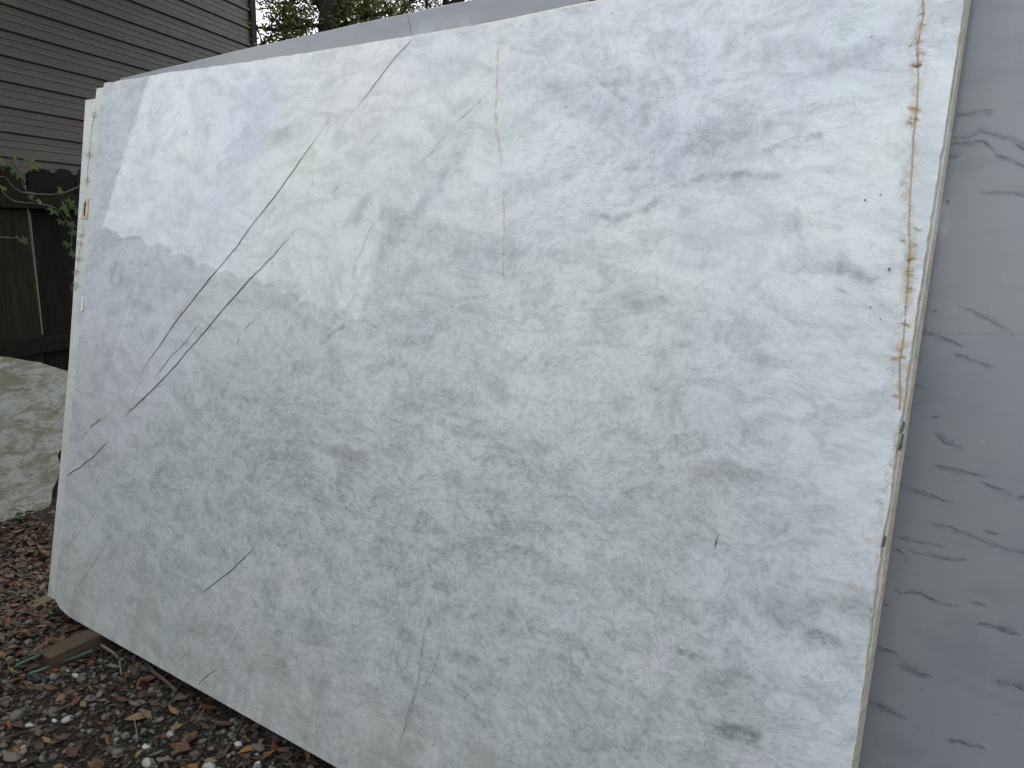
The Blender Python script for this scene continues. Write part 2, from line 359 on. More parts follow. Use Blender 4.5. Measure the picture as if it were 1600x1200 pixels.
def frame_matrix(o, origin, xdir, zdir=(0, 0, 1)):
    x = Vector(xdir).normalized(); z = Vector(zdir).normalized(); y = z.cross(x)
    o.matrix_world = Matrix(((x[0], y[0], z[0], origin[0]), (x[1], y[1], z[1], origin[1]), (x[2], y[2], z[2], origin[2]), (0, 0, 0, 1)))
# local fence frame: x along FD, y = away from the yard (-FN side), z up
def fence():
    f = empty('wood_fence'); frame_matrix(f, F0, FD)
    tag(f, 'dark weathered dog-eared board fence below the brown metal building', 'fence')
    def board(s0, s1, h, k):
        w = s1-s0; r = random.Random(k); c = 0.026+.012*r.random()
        o = [(0, 0.03), (w, 0.03), (w, h-c-r.uniform(0, .012)), (w-c*1.0, h-0.006-r.uniform(0, .008))]
        m = 3
        for i in range(m): o.append((w*(0.72-0.44*i/(m-1)), h+r.uniform(-.006, .004)))
        o += [(c*1.1, h-0.006-r.uniform(0, .008)), (0, h-c-r.uniform(0, .012))]
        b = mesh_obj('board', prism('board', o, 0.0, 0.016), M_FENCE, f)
        b.location = (s0, r.uniform(0, .006), 0); b.rotation_euler = (r.uniform(-.006, .006), r.uniform(-.004, .004), 0)
    knots = [1.345, 1.525, 1.722]            # joints seen directly
    s = knots[0]; left = []
    k = 0
    while s > -9.0:
        w = 0.147+0.006*math.sin(k*1.7); left.append((s-w, s)); s -= w; k += 1
    right = [(knots[0], knots[1]), (knots[1], knots[2])]; s = knots[2]
    while s < 4.6:
        w = 0.150+0.006*math.sin(k*2.1); right.append((s, s+w)); s += w; k += 1
    for i, (a, b) in enumerate(left+right):
        board(a+0.002, b-0.002, 1.815+0.012*math.sin(i*1.3), i)
    for z0, z1 in ((1.575, 1.665), (0.725, 0.815)):
        L = 2.4; s = -9.0
        while s < 4.6:
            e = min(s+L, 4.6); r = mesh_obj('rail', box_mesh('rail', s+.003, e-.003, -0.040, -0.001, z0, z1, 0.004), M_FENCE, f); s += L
    s = -9.0
    while s <= 4.7:
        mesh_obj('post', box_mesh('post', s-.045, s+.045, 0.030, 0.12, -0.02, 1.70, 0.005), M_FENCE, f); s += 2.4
    p = mesh_obj('gap_light_strip', box_mesh('gap_light_strip', 1.5235, 1.5268, -0.003, 0.006, 0.83, 1.555), M_GAP_LIGHT, f)  # pale strip painted in as the light showing through a board gap
    return f
FENCE = fence()

# ---- brown metal building beyond the fence
def building():
    off = 5.15; s0, s1, top = -0.95, 11.1, 6.1
    b = empty('metal_building'); org = F0-FN*off; frame_matrix(b, org, FD)
    tag(b, 'tall brown building clad in horizontal ribbed metal siding behind the fence', 'building')
    pitch = 0.313; zoff = 0.262
    prof = [(0.0, 0.0), (0.022, 0.030), (0.052, 0.030), (0.074, 0.0), (0.140, 0.0), (0.150, 0.004), (0.164, 0.004), (0.174, 0.0),
            (0.226, 0.0), (0.236, 0.004), (0.250, 0.004), (0.260, 0.0)]
    z = 0.1
    npan = 7
    for k in range(npan):
        pts = []
        for r in range(3):
            for (dz, d) in prof: pts.append((z+r*pitch+dz, d))
        pts.append((z+3*pitch, 0.0)); 
        V, Fc = [], []
        for (zz, d) in pts: V += [(s0, -d-0.002*(k % 2), zz), (s1, -d-0.002*(k % 2), zz)]
        for i in range(len(pts)-1): Fc.append((2*i, 2*i+1, 2*i+3, 2*i+2))
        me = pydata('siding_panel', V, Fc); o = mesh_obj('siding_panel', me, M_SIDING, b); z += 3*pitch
    H = z; D = 7.0
    mesh_obj('wall_core', box_mesh('wall_core', s0+.01, s1-.01, 0.03, D, 0, H-.01), M_SIDING, b)
    for s in (s0, s1):
        mesh_obj('corner_trim', box_mesh('corner_trim', s-.03 if s == s0 else s-.13, s+.13 if s == s0 else s+.03, -0.045, 0.12, 0, H, .004), M_TRIM, b)
    ro = [(-0.35, H-.02), (-0.35, H+.10), (D/2, H+1.1), (D+.35, H+.10), (D+.35, H-.02)]
    me = prism('roof', ro, s0-.3, s1+.3)
    o = mesh_obj('roof', me, M_ROOF, b); o.rotation_euler = (0, 0, 0)
    for v in me.vertices: x, y, zz = v.co; v.co = (y, x, zz)
    me.flip_normals()
    return b
building()

# ---- low pale shed beyond the fence on the open side (only mirrored in the slab)
def shed():
    p = np.array([-6.25, -5.25, 0]); d = np.array([0.80, -0.60, 0])
    b = empty('garden_shed'); frame_matrix(b, p, d)
    tag(b, 'grey boarded shed beyond the fence, mirrored in the polished slab', 'shed')
    L, D, H = 6.0, 3.0, 2.85
    n = 14
    for i in range(n):
        h0, h1 = 0.05+i*(H-.05)/n, 0.05+(i+1)*(H-.05)/n
        mesh_obj('siding_board', box_mesh('siding_board', 0, L, -3.02+0.0, -3.0, h0+.004, h1), M_SHED, b).location = (0, 3.0, 0)
    mesh_obj('wall_core', box_mesh('wall_core', .01, L-.01, 0.004, D, 0, H), M_SHED, b)
    me = prism('roof', [(-.12, H), (-.12, H+.08), (D/2, H+.36), (D+.12, H+.08), (D+.12, H)], -.03, L+.1)
    for v in me.vertices: x, y, zz = v.co; v.co = (y, x, zz)
    me.flip_normals(); mesh_obj('roof', me, M_ROOF, b)
shed()

# ================================================================== SLABS
def interp(pts, x):
    pts = sorted(pts); return float(np.interp(x, [p[0] for p in pts], [p[1] for p in pts]))
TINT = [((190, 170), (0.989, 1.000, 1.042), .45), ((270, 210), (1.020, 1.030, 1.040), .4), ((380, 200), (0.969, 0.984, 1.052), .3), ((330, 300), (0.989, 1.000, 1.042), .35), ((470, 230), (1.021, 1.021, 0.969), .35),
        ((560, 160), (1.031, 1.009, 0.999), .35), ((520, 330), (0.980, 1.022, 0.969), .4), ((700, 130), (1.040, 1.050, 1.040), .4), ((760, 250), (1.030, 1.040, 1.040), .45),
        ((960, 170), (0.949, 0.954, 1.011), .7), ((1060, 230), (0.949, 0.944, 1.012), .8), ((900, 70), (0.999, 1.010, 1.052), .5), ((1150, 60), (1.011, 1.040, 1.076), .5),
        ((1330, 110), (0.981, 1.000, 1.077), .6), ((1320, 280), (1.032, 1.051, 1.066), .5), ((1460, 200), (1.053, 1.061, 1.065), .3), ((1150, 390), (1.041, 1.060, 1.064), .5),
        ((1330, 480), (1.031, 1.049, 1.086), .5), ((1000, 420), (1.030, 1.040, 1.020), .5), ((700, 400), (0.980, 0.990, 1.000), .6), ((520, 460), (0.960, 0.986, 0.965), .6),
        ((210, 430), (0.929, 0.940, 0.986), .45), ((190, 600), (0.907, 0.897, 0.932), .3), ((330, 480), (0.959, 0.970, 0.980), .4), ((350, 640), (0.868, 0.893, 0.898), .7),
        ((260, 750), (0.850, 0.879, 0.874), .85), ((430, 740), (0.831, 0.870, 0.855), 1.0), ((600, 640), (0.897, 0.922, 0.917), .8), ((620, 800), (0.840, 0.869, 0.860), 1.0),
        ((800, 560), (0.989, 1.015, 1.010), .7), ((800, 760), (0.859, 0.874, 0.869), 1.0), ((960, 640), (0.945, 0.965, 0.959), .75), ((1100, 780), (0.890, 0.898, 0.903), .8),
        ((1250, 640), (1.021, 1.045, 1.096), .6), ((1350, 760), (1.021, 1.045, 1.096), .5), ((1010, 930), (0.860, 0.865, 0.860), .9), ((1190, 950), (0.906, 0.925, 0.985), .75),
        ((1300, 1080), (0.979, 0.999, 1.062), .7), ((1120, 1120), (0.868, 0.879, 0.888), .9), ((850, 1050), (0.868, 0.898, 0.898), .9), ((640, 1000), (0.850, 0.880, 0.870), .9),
        ((450, 950), (0.859, 0.879, 0.865), .8), ((250, 900), (0.869, 0.889, 0.885), .7), ((140, 850), (0.897, 0.917, 0.926), .5), ((120, 940), (0.907, 0.912, 0.897), .4), ((600, 1150), (0.878, 0.888, 0.878), .7)]  # stone tints; lower ones darkened further, standing in for weaker light below
def slab(name, off, th, left, right, bottom, top, mat, ns=40, nt=30, tint=False, label='', bev=0.0025):
    """left/right: [(v,u)], bottom/top: [(u,v)]; local x = along, y = into the pack, z = up the slab"""
    nx, nz = ns+1, nt+1; grid = []
    umin, umax = interp(left, 1.0), interp(right, 1.0); vm = (bottom[0][1]+top[0][1])/2
    for j in range(nz):
        t = j/nt
        for i in range(nx):
            s = i/ns; u0 = umin+(umax-umin)*s
            v = interp(bottom, u0)*(1-t)+interp(top, u0)*t
            u = interp(left, v)*(1-s)+interp(right, v)*s
            grid.append((u, v))
    G = np.array(grid).reshape(nz, nx, 2)
    ring = [(0, i) for i in range(nx)]+[(j, nx-1) for j in range(1, nz)]+[(nz-1, i) for i in range(nx-2, -1, -1)]+[(j, 0) for j in range(nz-2, 0, -1)]
    c = G.reshape(-1, 2).mean(0)
    V = [(u, 0.0, v) for u, v in grid]
    # pull the outermost ring in for the arris
    for (j, i) in ring:
        u, v = G[j, i]
        du = bev if i == 0 else (-bev if i == nx-1 else 0); dv = bev if j == 0 else (-bev if j == nz-1 else 0)
        V[j*nx+i] = (u+du, 0.0, v+dv)
    Fc = [(j*nx+i, j*nx+i+1, (j+1)*nx+i+1, (j+1)*nx+i) for j in range(nt) for i in range(ns)]
    nf = len(Fc); m = len(ring); b0 = len(V)
    rr = random.Random(hash(name) % 1000+5)
    for (j, i) in ring: u, v = G[j, i]; V.append((u, bev*rr.uniform(.6, 1.6), v))
    for (j, i) in ring: u, v = G[j, i]; V.append((u, th, v))
    for k in range(m):
        k2 = (k+1) % m; a, b = ring[k][0]*nx+ring[k][1], ring[k2][0]*nx+ring[k2][1]
        Fc.append((a, b0+k, b0+k2, b)); 
        Fc.append((b0+k, b0+m+k, b0+m+k2, b0+k2))
    Fc.append(tuple(b0+m+k for k in range(m)))
    me = pydata(name, V, Fc)
    bm = bmesh.new(); bm.from_mesh(me); bmesh.ops.recalc_face_normals(bm, faces=bm.faces[:]); bm.to_mesh(me); bm.free()
    me.materials.append(mat); me.materials.append(M_EDGE)
    for i, p in enumerate(me.polygons): p.material_index = 1 if i >= nf and len(p.vertices) == 4 else 0
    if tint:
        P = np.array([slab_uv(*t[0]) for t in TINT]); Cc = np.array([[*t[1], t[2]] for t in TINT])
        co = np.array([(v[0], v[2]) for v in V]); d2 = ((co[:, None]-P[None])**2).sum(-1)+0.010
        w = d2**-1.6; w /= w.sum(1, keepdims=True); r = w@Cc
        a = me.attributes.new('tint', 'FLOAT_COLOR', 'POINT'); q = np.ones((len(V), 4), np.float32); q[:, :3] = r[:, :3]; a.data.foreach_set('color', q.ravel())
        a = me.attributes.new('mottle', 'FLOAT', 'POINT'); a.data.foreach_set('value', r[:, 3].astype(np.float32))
    o = mesh_obj(name, me); o.location = tuple(np.array([0, 0, ZB])+S_BACK*off); o.rotation_euler = (-TH, 0, 0)
    tag(o, label, 'slab'); return o
W = 2.788
rg = random.Random(3)
def wob(pts, n, amp):
    x0, x1 = pts[0][0], pts[-1][0]
    return [(x, interp(pts, x)+rg.uniform(-amp, amp)) for x in np.linspace(x0, x1, n)]
fl = [slab_uv(x, y) for x, y in ((162, 130), (155, 175), (150, 248), (140, 340), (135, 395), (128, 472), (120, 567), (112, 640), (102, 747), (95, 820), (86, 917))]
FRONT_LEFT = [(-.1, -2.775)]+sorted([(v, u) for u, v in fl])+[(2.2, fl[0][0])]
fr = [slab_uv(x, y) for x, y in ((1509, 0), (1487, 150), (1463, 300), (1448, 400), (1432, 500), (1412, 640), (1395, 760), (1378, 860), (1360, 1000), (1333, 1200))]
FRONT_RIGHT = wob([(-.1, 0.0)]+sorted([(v, u) for u, v in fr])+[(2.2, 0.0)], 170, .0016)
FRONT_TOP = [(-3.2, 2.0), (-2.788, 1.999), (-2.39, 2.001), (-1.98, 1.994), (-1.63, 1.993), (-1.29, 1.993), (-1.0, 1.994), (-.75, 2.004), (.2, 2.012)]
FRONT_BOT = [(-3.2, 0.075), (-2.788, 0.045), (-2.73, 0.012), (-2.66, 0.0), (.2, 0.0)]
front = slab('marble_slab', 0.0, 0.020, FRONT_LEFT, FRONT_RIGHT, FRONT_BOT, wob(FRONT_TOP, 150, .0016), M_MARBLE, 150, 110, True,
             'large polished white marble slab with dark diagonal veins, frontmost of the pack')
lv = lambda x, y, o: slab_uv(x, y, o)
l1, l2, l3 = lv(133, 156, .0215), lv(107.5, 560, .0215), lv(77, 920, .0215)
LAB_LEFT = [(-.1, l3[0])]+sorted([(v, u) for u, v in (l1, l2, l3)])+[(2.2, l1[0])]
label_slab = slab('marble_slab', 0.0215, 0.020, LAB_LEFT, wob([(-.1, .001), (2.2, .002)], 90, .0016), [(-3.2, .075), (-2.86, .05), (-2.8, 0.0), (.2, 0.0)], wob([(-3.2, l1[1]), (.2, l1[1]+.004)], 40, .002), M_MARBLE2, 60, 40, False,
                  'white marble slab with a rust vein and tan sticker along its exposed edge')
m1, m2, m3 = lv(150, 138, .043), lv(925, 0.5, .043), lv(780, 31.5, .043)
third_slab = slab('marble_slab', 0.043, 0.020, [(-.1, m1[0]+.02), (2.2, m1[0])], [(-.1, .003), (2.2, .003)], [(-3.2, 0.0), (.2, 0.0)],
                  wob([(-3.2, m1[1]), (m1[0], m1[1]), (m3[0], m3[1]), (m2[0], m2[1]), (.2, m2[1]+.008)], 40, .001), M_MARBLE2, 60, 30, False,
                  'white marble slab third in the pack, its corner peeping above the sticker slab')
GOFF = 0.10
gt = [lv(x, y, GOFF) for x, y in ((188, 122), (400, 72), (560, 36), (720, 2))]
GREY_TOP = [(-3.3, gt[0][1])]+[(u, v) for u, v in gt]+[(.9, gt[-1][1]+.04)]
grey_slab = slab('grey_slab', GOFF, 0.020, [(-.1, gt[0][0]), (2.4, gt[0][0])], [(-.1, .62), (2.4, .62)], [(-3.3, 0.0), (.9, 0.0)], wob(GREY_TOP, 50, .0012), M_GREY, 60, 40, False,
                 'wider matt grey stone slab with slate blue veins behind the white pack')

# ---- veins and stains: thin inlaid skins, each a part of its slab
def resample(pts, step, wander, seed):
    pts = np.array(pts, float); out = [pts[0]]
    for a, b in zip(pts[:-1], pts[1:]):
        n = max(1, int(np.linalg.norm(b-a)/step))
        for i in range(1, n+1): out.append(a+(b-a)*i/n)
    out = np.array(out); r = np.random.default_rng(seed); n = len(out)
    if n > 3:
        k = np.cumsum(r.normal(0, 1, n)); k -= np.linspace(k[0], k[-1], n); k = k/(np.abs(k).max()+1e-6)*wander + r.normal(0, wander*.18, n)
        t = np.gradient(out, axis=0); t /= np.linalg.norm(t, axis=1, keepdims=True)+1e-9
        out = out+np.stack([-t[:, 1], t[:, 0]], 1)*k[:, None]
    return out
NV = [0]
def vein(parent, pts, width, mat, name='vein', off=0.0, layer=2, wander=0.004, taper=True, step=0.02, px=True):
    NV[0] += 1
    uv = [slab_uv(x, y, off) for x, y in pts] if px else pts
    c = resample(uv, step, wander, NV[0]*7+1); n = len(c)
    t = np.gradient(c, axis=0); t /= np.linalg.norm(t, axis=1, keepdims=True)+1e-9; nm = np.stack([-t[:, 1], t[:, 0]], 1)
    r = np.random.default_rng(NV[0]); wv = width*(0.65+0.7*r.random(n)); wv = np.convolve(np.pad(wv, 1, mode='edge'), [.25, .5, .25], 'valid')
    if taper: q = np.linspace(0, 1, n); wv *= np.clip(np.minimum(q, 1-q)*7, .25, 1)
    cs = [(-1.0, 0), (-.45, .7), (0, 1), (.45, .7), (1, 0)]
    V, A = [], []; y = -0.0003*layer
    for i in range(n):
        e = 1.0
        if taper: x = i/(n-1) if n > 1 else .5; e = min(1, min(x, 1-x)*9+.0)
        for (o, a) in cs:
            p = c[i]+nm[i]*wv[i]*o; V.append((p[0], y, p[1])); A.append(a*e)
    F = [(i*5+k, (i+1)*5+k, (i+1)*5+k+1, i*5+k+1) for i in range(n-1) for k in range(4)]
    me = pydata(name, V, F); at = me.attributes.new('a', 'FLOAT', 'POINT'); at.data.foreach_set('value', np.array(A, np.float32))
    return mesh_obj(name, me, mat, parent)
def blotch(parent, x, y, rx, ry, ang, mat, off=0.0, layer=1, name='blotch'):
    """soft patch centred on a photo pixel; radii in metres along the slab"""
    NV[0] += 1; r = np.random.default_rng(NV[0]+500); u, v = slab_uv(x, y, off); n = 26; K = 5
    lob = 1+.22*np.sin(np.arange(n)/n*2*math.pi*2+r.uniform(0, 6))+.15*np.sin(np.arange(n)/n*2*math.pi*5+r.uniform(0, 6))
    V, A = [(u, -.0003*layer, v)], [1.0]; ca, sa = math.cos(ang), math.sin(ang)
    for k in range(1, K+1):
        q = k/K
        for i in range(n):
            t = 2*math.pi*i/n; a, b = rx*q*math.cos(t)*lob[i], ry*q*math.sin(t)*lob[i]
            V.append((u+a*ca-b*sa, -.0003*layer, v+a*sa+b*ca)); A.append(max(0, 1-q**2.2))
    F = [(0, 1+(i+1) % n, 1+i) for i in range(n)]
    for k in range(K-1):
        o = 1+k*n
        for i in range(n): F.append((o+i, o+(i+1) % n, o+n+(i+1) % n, o+n+i))
    me = pydata(name, V, F); at = me.attributes.new('a', 'FLOAT', 'POINT'); at.data.foreach_set('value', np.array(A, np.float32))
    return mesh_obj(name, me, mat, parent)

DARK = [  # px polyline, half width m
    ([(650, 56), (620, 88), (601, 113), (578, 144), (557, 167)], .0030),
    ([(519, 178), (501, 207), (467, 254), (432, 304), (401, 341), (370, 385), (326, 438), (291, 483), (272, 508), (253, 536), (228, 571), (212, 602)], .0046),
    ([(480, 338), (470, 351), (450, 374), (428, 399), (409, 419), (391, 436), (347, 486), (325, 514), (294, 549), (275, 572), (253, 596), (228, 621), (200, 646), (181, 667)], .0046),
    ([(172, 686), (145, 714), (101, 746)], .0042), ([(316, 500), (294, 530), (269, 555), (250, 580), (240, 598)], .0026), ([(375, 525), (372, 534), (370, 540)], .0042),
    ([(402, 853), (363, 889), (333, 912), (310, 931)], .0034), ([(1123, 831), (1119, 848), (1116, 862)], .0030),
    ([(536, 282), (526, 294), (517, 305)], .0022), ([(341, 1042), (323, 1058), (307, 1072)], .0026), ([(513, 722), (520, 723)], .003)]
for p, w in DARK: vein(front, p, w*.78, M_VEIN, wander=.003)
SOFT = [
    ([(1041, 293), (1070, 283), (1100, 272), (1140, 276), (1175, 270), (1210, 276), (1244, 281)], .011), ([(1244, 316), (1250, 350), (1266, 400)], .009),
    ([(1266, 402), (1294, 409), (1337, 428), (1387, 437)], .013), ([(1268, 404), (1296, 408)], .006), ([(1291, 444), (1319, 456), (1345, 470)], .006),
    ([(1256, 168), (1291, 156)], .005), ([(1180, 240), (1240, 216), (1300, 205)], .010), ([(900, 330), (960, 345), (1010, 330), (1060, 300)], .012), ([(930, 130), (965, 150), (985, 165)], .012),
    ([(550, 502), (525, 511), (506, 533), (491, 546)], .011), ([(587, 346), (572, 378), (559, 408), (550, 436)], .007),
    ([(679, 946), (668, 980), (660, 1010), (652, 1062), (634, 1126), (619, 1190)], .0045), ([(694, 1010), (680, 1035), (667, 1059), (655, 1082)], .0045),
    ([(655, 1070), (640, 1110), (628, 1150)], .006), ([(565, 1075), (572, 1088)], .008), ([(409, 620), (406, 649), (416, 671)], .0032), ([(550, 503), (580, 505), (600, 520)], .006),
    ([(700, 205), (680, 230), (655, 255)], .006), ([(1100, 1145), (1150, 1135), (1200, 1150)], .010), ([(1090, 1122), (1140, 1145), (1190, 1160)], .008), ([(760, 1065), (720, 1100)], .004),
    ([(1010, 470), (1035, 465), (1050, 478)], .009), ([(1240, 1055), (1275, 1060)], .006), ([(370, 770), (360, 790)], .006)]
for p, w in SOFT: vein(front, p, w, M_VEIN_SOFT, wander=.006)
LILAC = [([(840, 130), (920, 165), (1000, 185), (1090, 225), (1160, 215), (1240, 170)], .055), ([(960, 300), (1040, 292), (1110, 275), (1190, 280), (1250, 300)], .035), ([(1180, 60), (1260, 90), (1330, 95), (1400, 60)], .035),
         ([(1010, 240), (1060, 255), (1100, 250)], .05), ([(1230, 330), (1262, 395), (1330, 430), (1395, 445)], .030), ([(1250, 640), (1320, 700), (1370, 720)], .04), ([(1150, 930), (1220, 960), (1300, 1010)], .05), ([(160, 420), (230, 470), (290, 440)], .06), ([(560, 440), (610, 380), (680, 300), (740, 200)], .03), ([(700, 380), (760, 400), (820, 390)], .05)]
PALE = [([(415, 95), (395, 190), (352, 310), (300, 430)], .10), ([(265, 110), (230, 220), (190, 330)], .08), ([(620, 80), (700, 90), (760, 60)], .08), ([(1040, 370), (1150, 390), (1240, 360)], .07), ([(1440, 80), (1450, 250), (1430, 420)], .05)]
FAINT = [
    ([(257, 154), (242, 182), (225, 205)], .003), ([(206, 232), (186, 263), (154, 316)], .0042), ([(578, 144), (557, 167)], .0025), ([(557, 167), (540, 190), (520, 225)], .002),
    ([(403, 496), (390, 509), (378, 521)], .003), ([(306, 597), (295, 612), (284, 630)], .0032), ([(234, 605), (219, 627)], .003), ([(343, 816), (320, 842)], .003),
    ([(187, 818), (168, 847), (142, 889), (104, 943)], .0042), ([(112, 810), (93, 824)], .004), ([(151, 798), (134, 818), (116, 840), (95, 862)], .0034), ([(390, 965), (375, 980), (367, 995), (355, 1020), (341, 1042)], .003),
    ([(300, 1015), (286, 1028), (270, 1044)], .003), ([(456, 536), (448, 555)], .003), ([(440, 590), (420, 605)], .002), ([(859, 19), (844, 34)], .003), ([(822, 66), (806, 103)], .003), ([(770, 140), (735, 175), (709, 197)], .004),
    ([(490, 260), (488, 300)], .003), ([(1136, 103), (1131, 119)], .0028), ([(228, 571), (219, 596), (205, 622)], .0035), ([(480, 930), (450, 965)], .003), ([(920, 682), (935, 702)], .003), ([(866, 690), (874, 705)], .004),
    ([(230, 245), (260, 205), (290, 160)], .002), ([(600, 200), (575, 230)], .003), ([(300, 935), (286, 950)], .003)]
for p, w in FAINT: vein(front, p, w*.85, M_VEIN_FAINT)
for p, w in LILAC: vein(front, p, w, M_LILAC, 'lilac_band', layer=1, wander=.012, step=.03)
for p, w in PALE: vein(front, p, w, M_PALEBAND, 'pale_band', layer=1, wander=.012, step=.03)
RUST = [(1442, 0), (1443, 23), (1435, 63), (1434, 97), (1434, 133), (1430, 187), (1427, 213), (1425, 260), (1423, 300), (1420, 353), (1421, 387), (1418, 450), (1416, 487), (1413, 533), (1407, 563), (1407, 600), (1406, 640)]
RUST = [(1441, -120), (1443, -50)]+RUST
vein(front, RUST, .0021, M_RUST, 'rust_vein', layer=4, wander=.0015, taper=False, step=.012)
vein(front, RUST, .016, M_RUST_HALO, 'rust_stain', layer=3, wander=.003, taper=False)
vein(front, [(1406, 640), (1402, 667), (1395, 720), (1390, 755)], .006, M_RUST_HALO, 'rust_stain', layer=3)
vein(front, [(1406, 640), (1402, 667), (1395, 720)], .002, M_RUST_FAINT, 'rust_vein', layer=4)
vein(front, [(1421, 380), (1419, 440), (1417, 490)], .013, M_RUST_FAINT, 'rust_stain', layer=5)
TICK = [((1418, 75), (1437, 63)), ((1425, 105), (1443, 97)), ((1428, 88), (1447, 85)), ((1415, 167), (1443, 173)), ((1419, 184), (1439, 184)), ((1417, 192), (1430, 193)), ((1407, 293), (1421, 284)), ((1425, 353), (1442, 360)),
        ((1403, 375), (1417, 375)), ((1425, 380), (1435, 385)), ((1413, 425), (1430, 422)), ((1415, 407), (1430, 405)), ((1403, 504), (1424, 512)), ((1400, 548), (1413, 550)), ((1390, 562), (1405, 563)), ((1405, 560), (1418, 563)), ((1392, 617), (1407, 622)),
        ((1375, 785), (1382, 785)), ((1413, 453), (1428, 452)), ((1413, 480), (1423, 480)), ((1430, 30), (1447, 22)), ((1424, 64), (1436, 56)), ((1436, 36), (1448, 40)), ((1395, 727), (1388, 722)), ((1390, 760), (1383, 762)), ((1424, 97), (1441, 103)), ((1414, 428), (1428, 431))]
for a, b in TICK:
    m = ((a[0]+b[0])/2+rg.uniform(-2, 2), (a[1]+b[1])/2+rg.uniform(-3, 3))
    vein(front, [a, m, b], .0030, M_TICK, 'rust_tick', layer=6, wander=.0016, step=.004)
    blotch(front, m[0], m[1], rg.uniform(.010, .022), rg.uniform(.004, .010), rg.uniform(-.4, .4), M_RUST_HALO, layer=5, name='rust_stain')
MID = [(780, 34), (778, 81), (776, 131), (776, 203), (781, 225), (784, 250), (787, 281)]
vein(front, MID, .0042, M_RUST_FAINT, 'rust_vein', layer=4, wander=.002)
vein(front, [(786, 275), (787, 330), (786, 380), (787, 440)], .0034, M_RUST_FAINT, 'rust_vein', layer=4, wander=.003)
for (x, y) in ((776, 131), (776, 152), (776, 203), (784, 247), (787, 275), (787, 432), (776, 186)): blotch(front, x, y, .006, .011, 0.1, M_RUST_FAINT, layer=5, name='rust_spot')
vein(front, [(181, 636), (165, 650), (148, 662), (122, 694)], .004, M_RUST_FAINT, 'rust_vein', layer=4)
vein(front, [(160, 653), (148, 662), (140, 672)], .005, M_RUST, 'rust_vein', layer=5)
blotch(front, 203, 641, .022, .007, .75, M_RUST_FAINT, layer=5, name='rust_spot')
blotch(front, 513, 190, .02, .008, .9, M_RUST_FAINT, layer=5, name='rust_spot'); blotch(front, 284, 484, .05, .012, .9, M_RUST_FAINT, layer=5, name='rust_spot')
for (x, y, s) in ((1360, 843, .012), (1357, 882, .010), (1362, 950, .012), (1358, 862, .008), (1376, 823, .012), (1385, 800, .010), (1330, 930, .03), (1362, 58, .005)): blotch(front, x, y, s, s*.8, 0, M_RUST_HALO, layer=3, name='rust_spot')
vein(front, [(1389, 700), (1383, 780), (1376, 850), (1368, 930), (1361, 990)], .006, M_RUST_HALO, 'rust_stain', layer=3)
BL = [(545, 712, .085, .036, .1, M_BLOT_WS), (1288, 997, .036, .018, -.1, M_BLOT_S), (1190, 570, .055, .022, 0, M_BLOT_G), (1075, 1021, .030, .011, -.05, M_BLOT_S), (1150, 1146, .07, .018, 0, M_BLOT_S),
      (1258, 1058, .018, .007, 0, M_BLOT), (345, 742, .05, .03, .2, M_BLOT), (790, 985, .016, .013, 0, M_BLOT), (432, 1040, .07, .035, .3, M_BLOT_G), (205, 940, .03, .018, .2, M_BLOT), (520, 590, .05, .02, .2, M_BLOT_G), (340, 640, .06, .04, .1, M_BLOT),
      (1000, 478, .06, .02, .1, M_BLOT_G), (560, 330, .07, .03, .6, M_BLOT_G), (440, 215, .05, .05, .5, M_BLOT_W), (255, 740, .06, .03, .2, M_BLOT), (290, 790, .05, .03, .2, M_BLOT), (700, 860, .05, .02, .2, M_BLOT), (650, 800, .06, .02, .1, M_BLOT),
      (830, 700, .05, .03, .1, M_BLOT_W), (1120, 740, .07, .03, .1, M_BLOT_W), (810, 860, .05, .02, 0, M_BLOT), (1030, 860, .05, .02, .1, M_BLOT), (1260, 1000, .01, .006, 0, M_BLOT), (470, 660, .05, .025, .2, M_BLOT_G),
      (1110, 1050, .05, .03, -.2, M_BLOT), (960, 990, .04, .03, 0, M_BLOT), (1060, 960, .05, .03, -.4, M_BLOT), (180, 420, .05, .03, .8, M_BLOT_G), (1160, 1060, .04, .02, 0, M_BLOT), (380, 690, .04, .03, .3, M_BLOT), (990, 255, .05, .02, .3, M_BLOT), (1100, 215, .05, .016, .2, M_BLOT),
      (1330, 95, .06, .018, .3, M_BLOT), (960, 130, .04, .02, .2, M_BLOT), (1240, 420, .04, .016, -.2, M_BLOT), (780, 615, .06, .03, 0, M_BLOT_W)]
for b in BL: blotch(front, b[0], b[1], b[2], b[3], b[4], b[5])
for p in ([(230, 200), (270, 215), (300, 205)], [(450, 155), (480, 152), (520, 154)], [(226, 362), (250, 365), (280, 366)], [(1030, 478), (1060, 490), (1095, 498)], [(783, 455), (785, 520), (786, 640)], [(240, 235), (238, 250)], [(252, 220), (256, 240)], [(262, 225), (268, 243)]):
    vein(front, p, .0012, M_SCRATCH, 'scratch', layer=7, wander=.003, step=.012)
def specks(parent, items, off=0.0, mat=M_PIT, name='speck'):
    V, F = [], []
    for (u, v, r) in items:
        b = len(V); n = 6; k = rg.uniform(0, 3)
        V.append((u, -.0024, v))
        for i in range(n): a = 2*math.pi*i/n+k; q = r*.62*rg.uniform(.45, 1.3); V.append((u+q*math.cos(a)*.8, -.0022, v+q*math.sin(a)))
        F += [(b, b+1+(i+1) % n, b+1+i) for i in range(n)]
    o = mesh_obj(name, pydata(name, V, F), mat, parent); o['kind'] = 'stuff'; return o
it = []
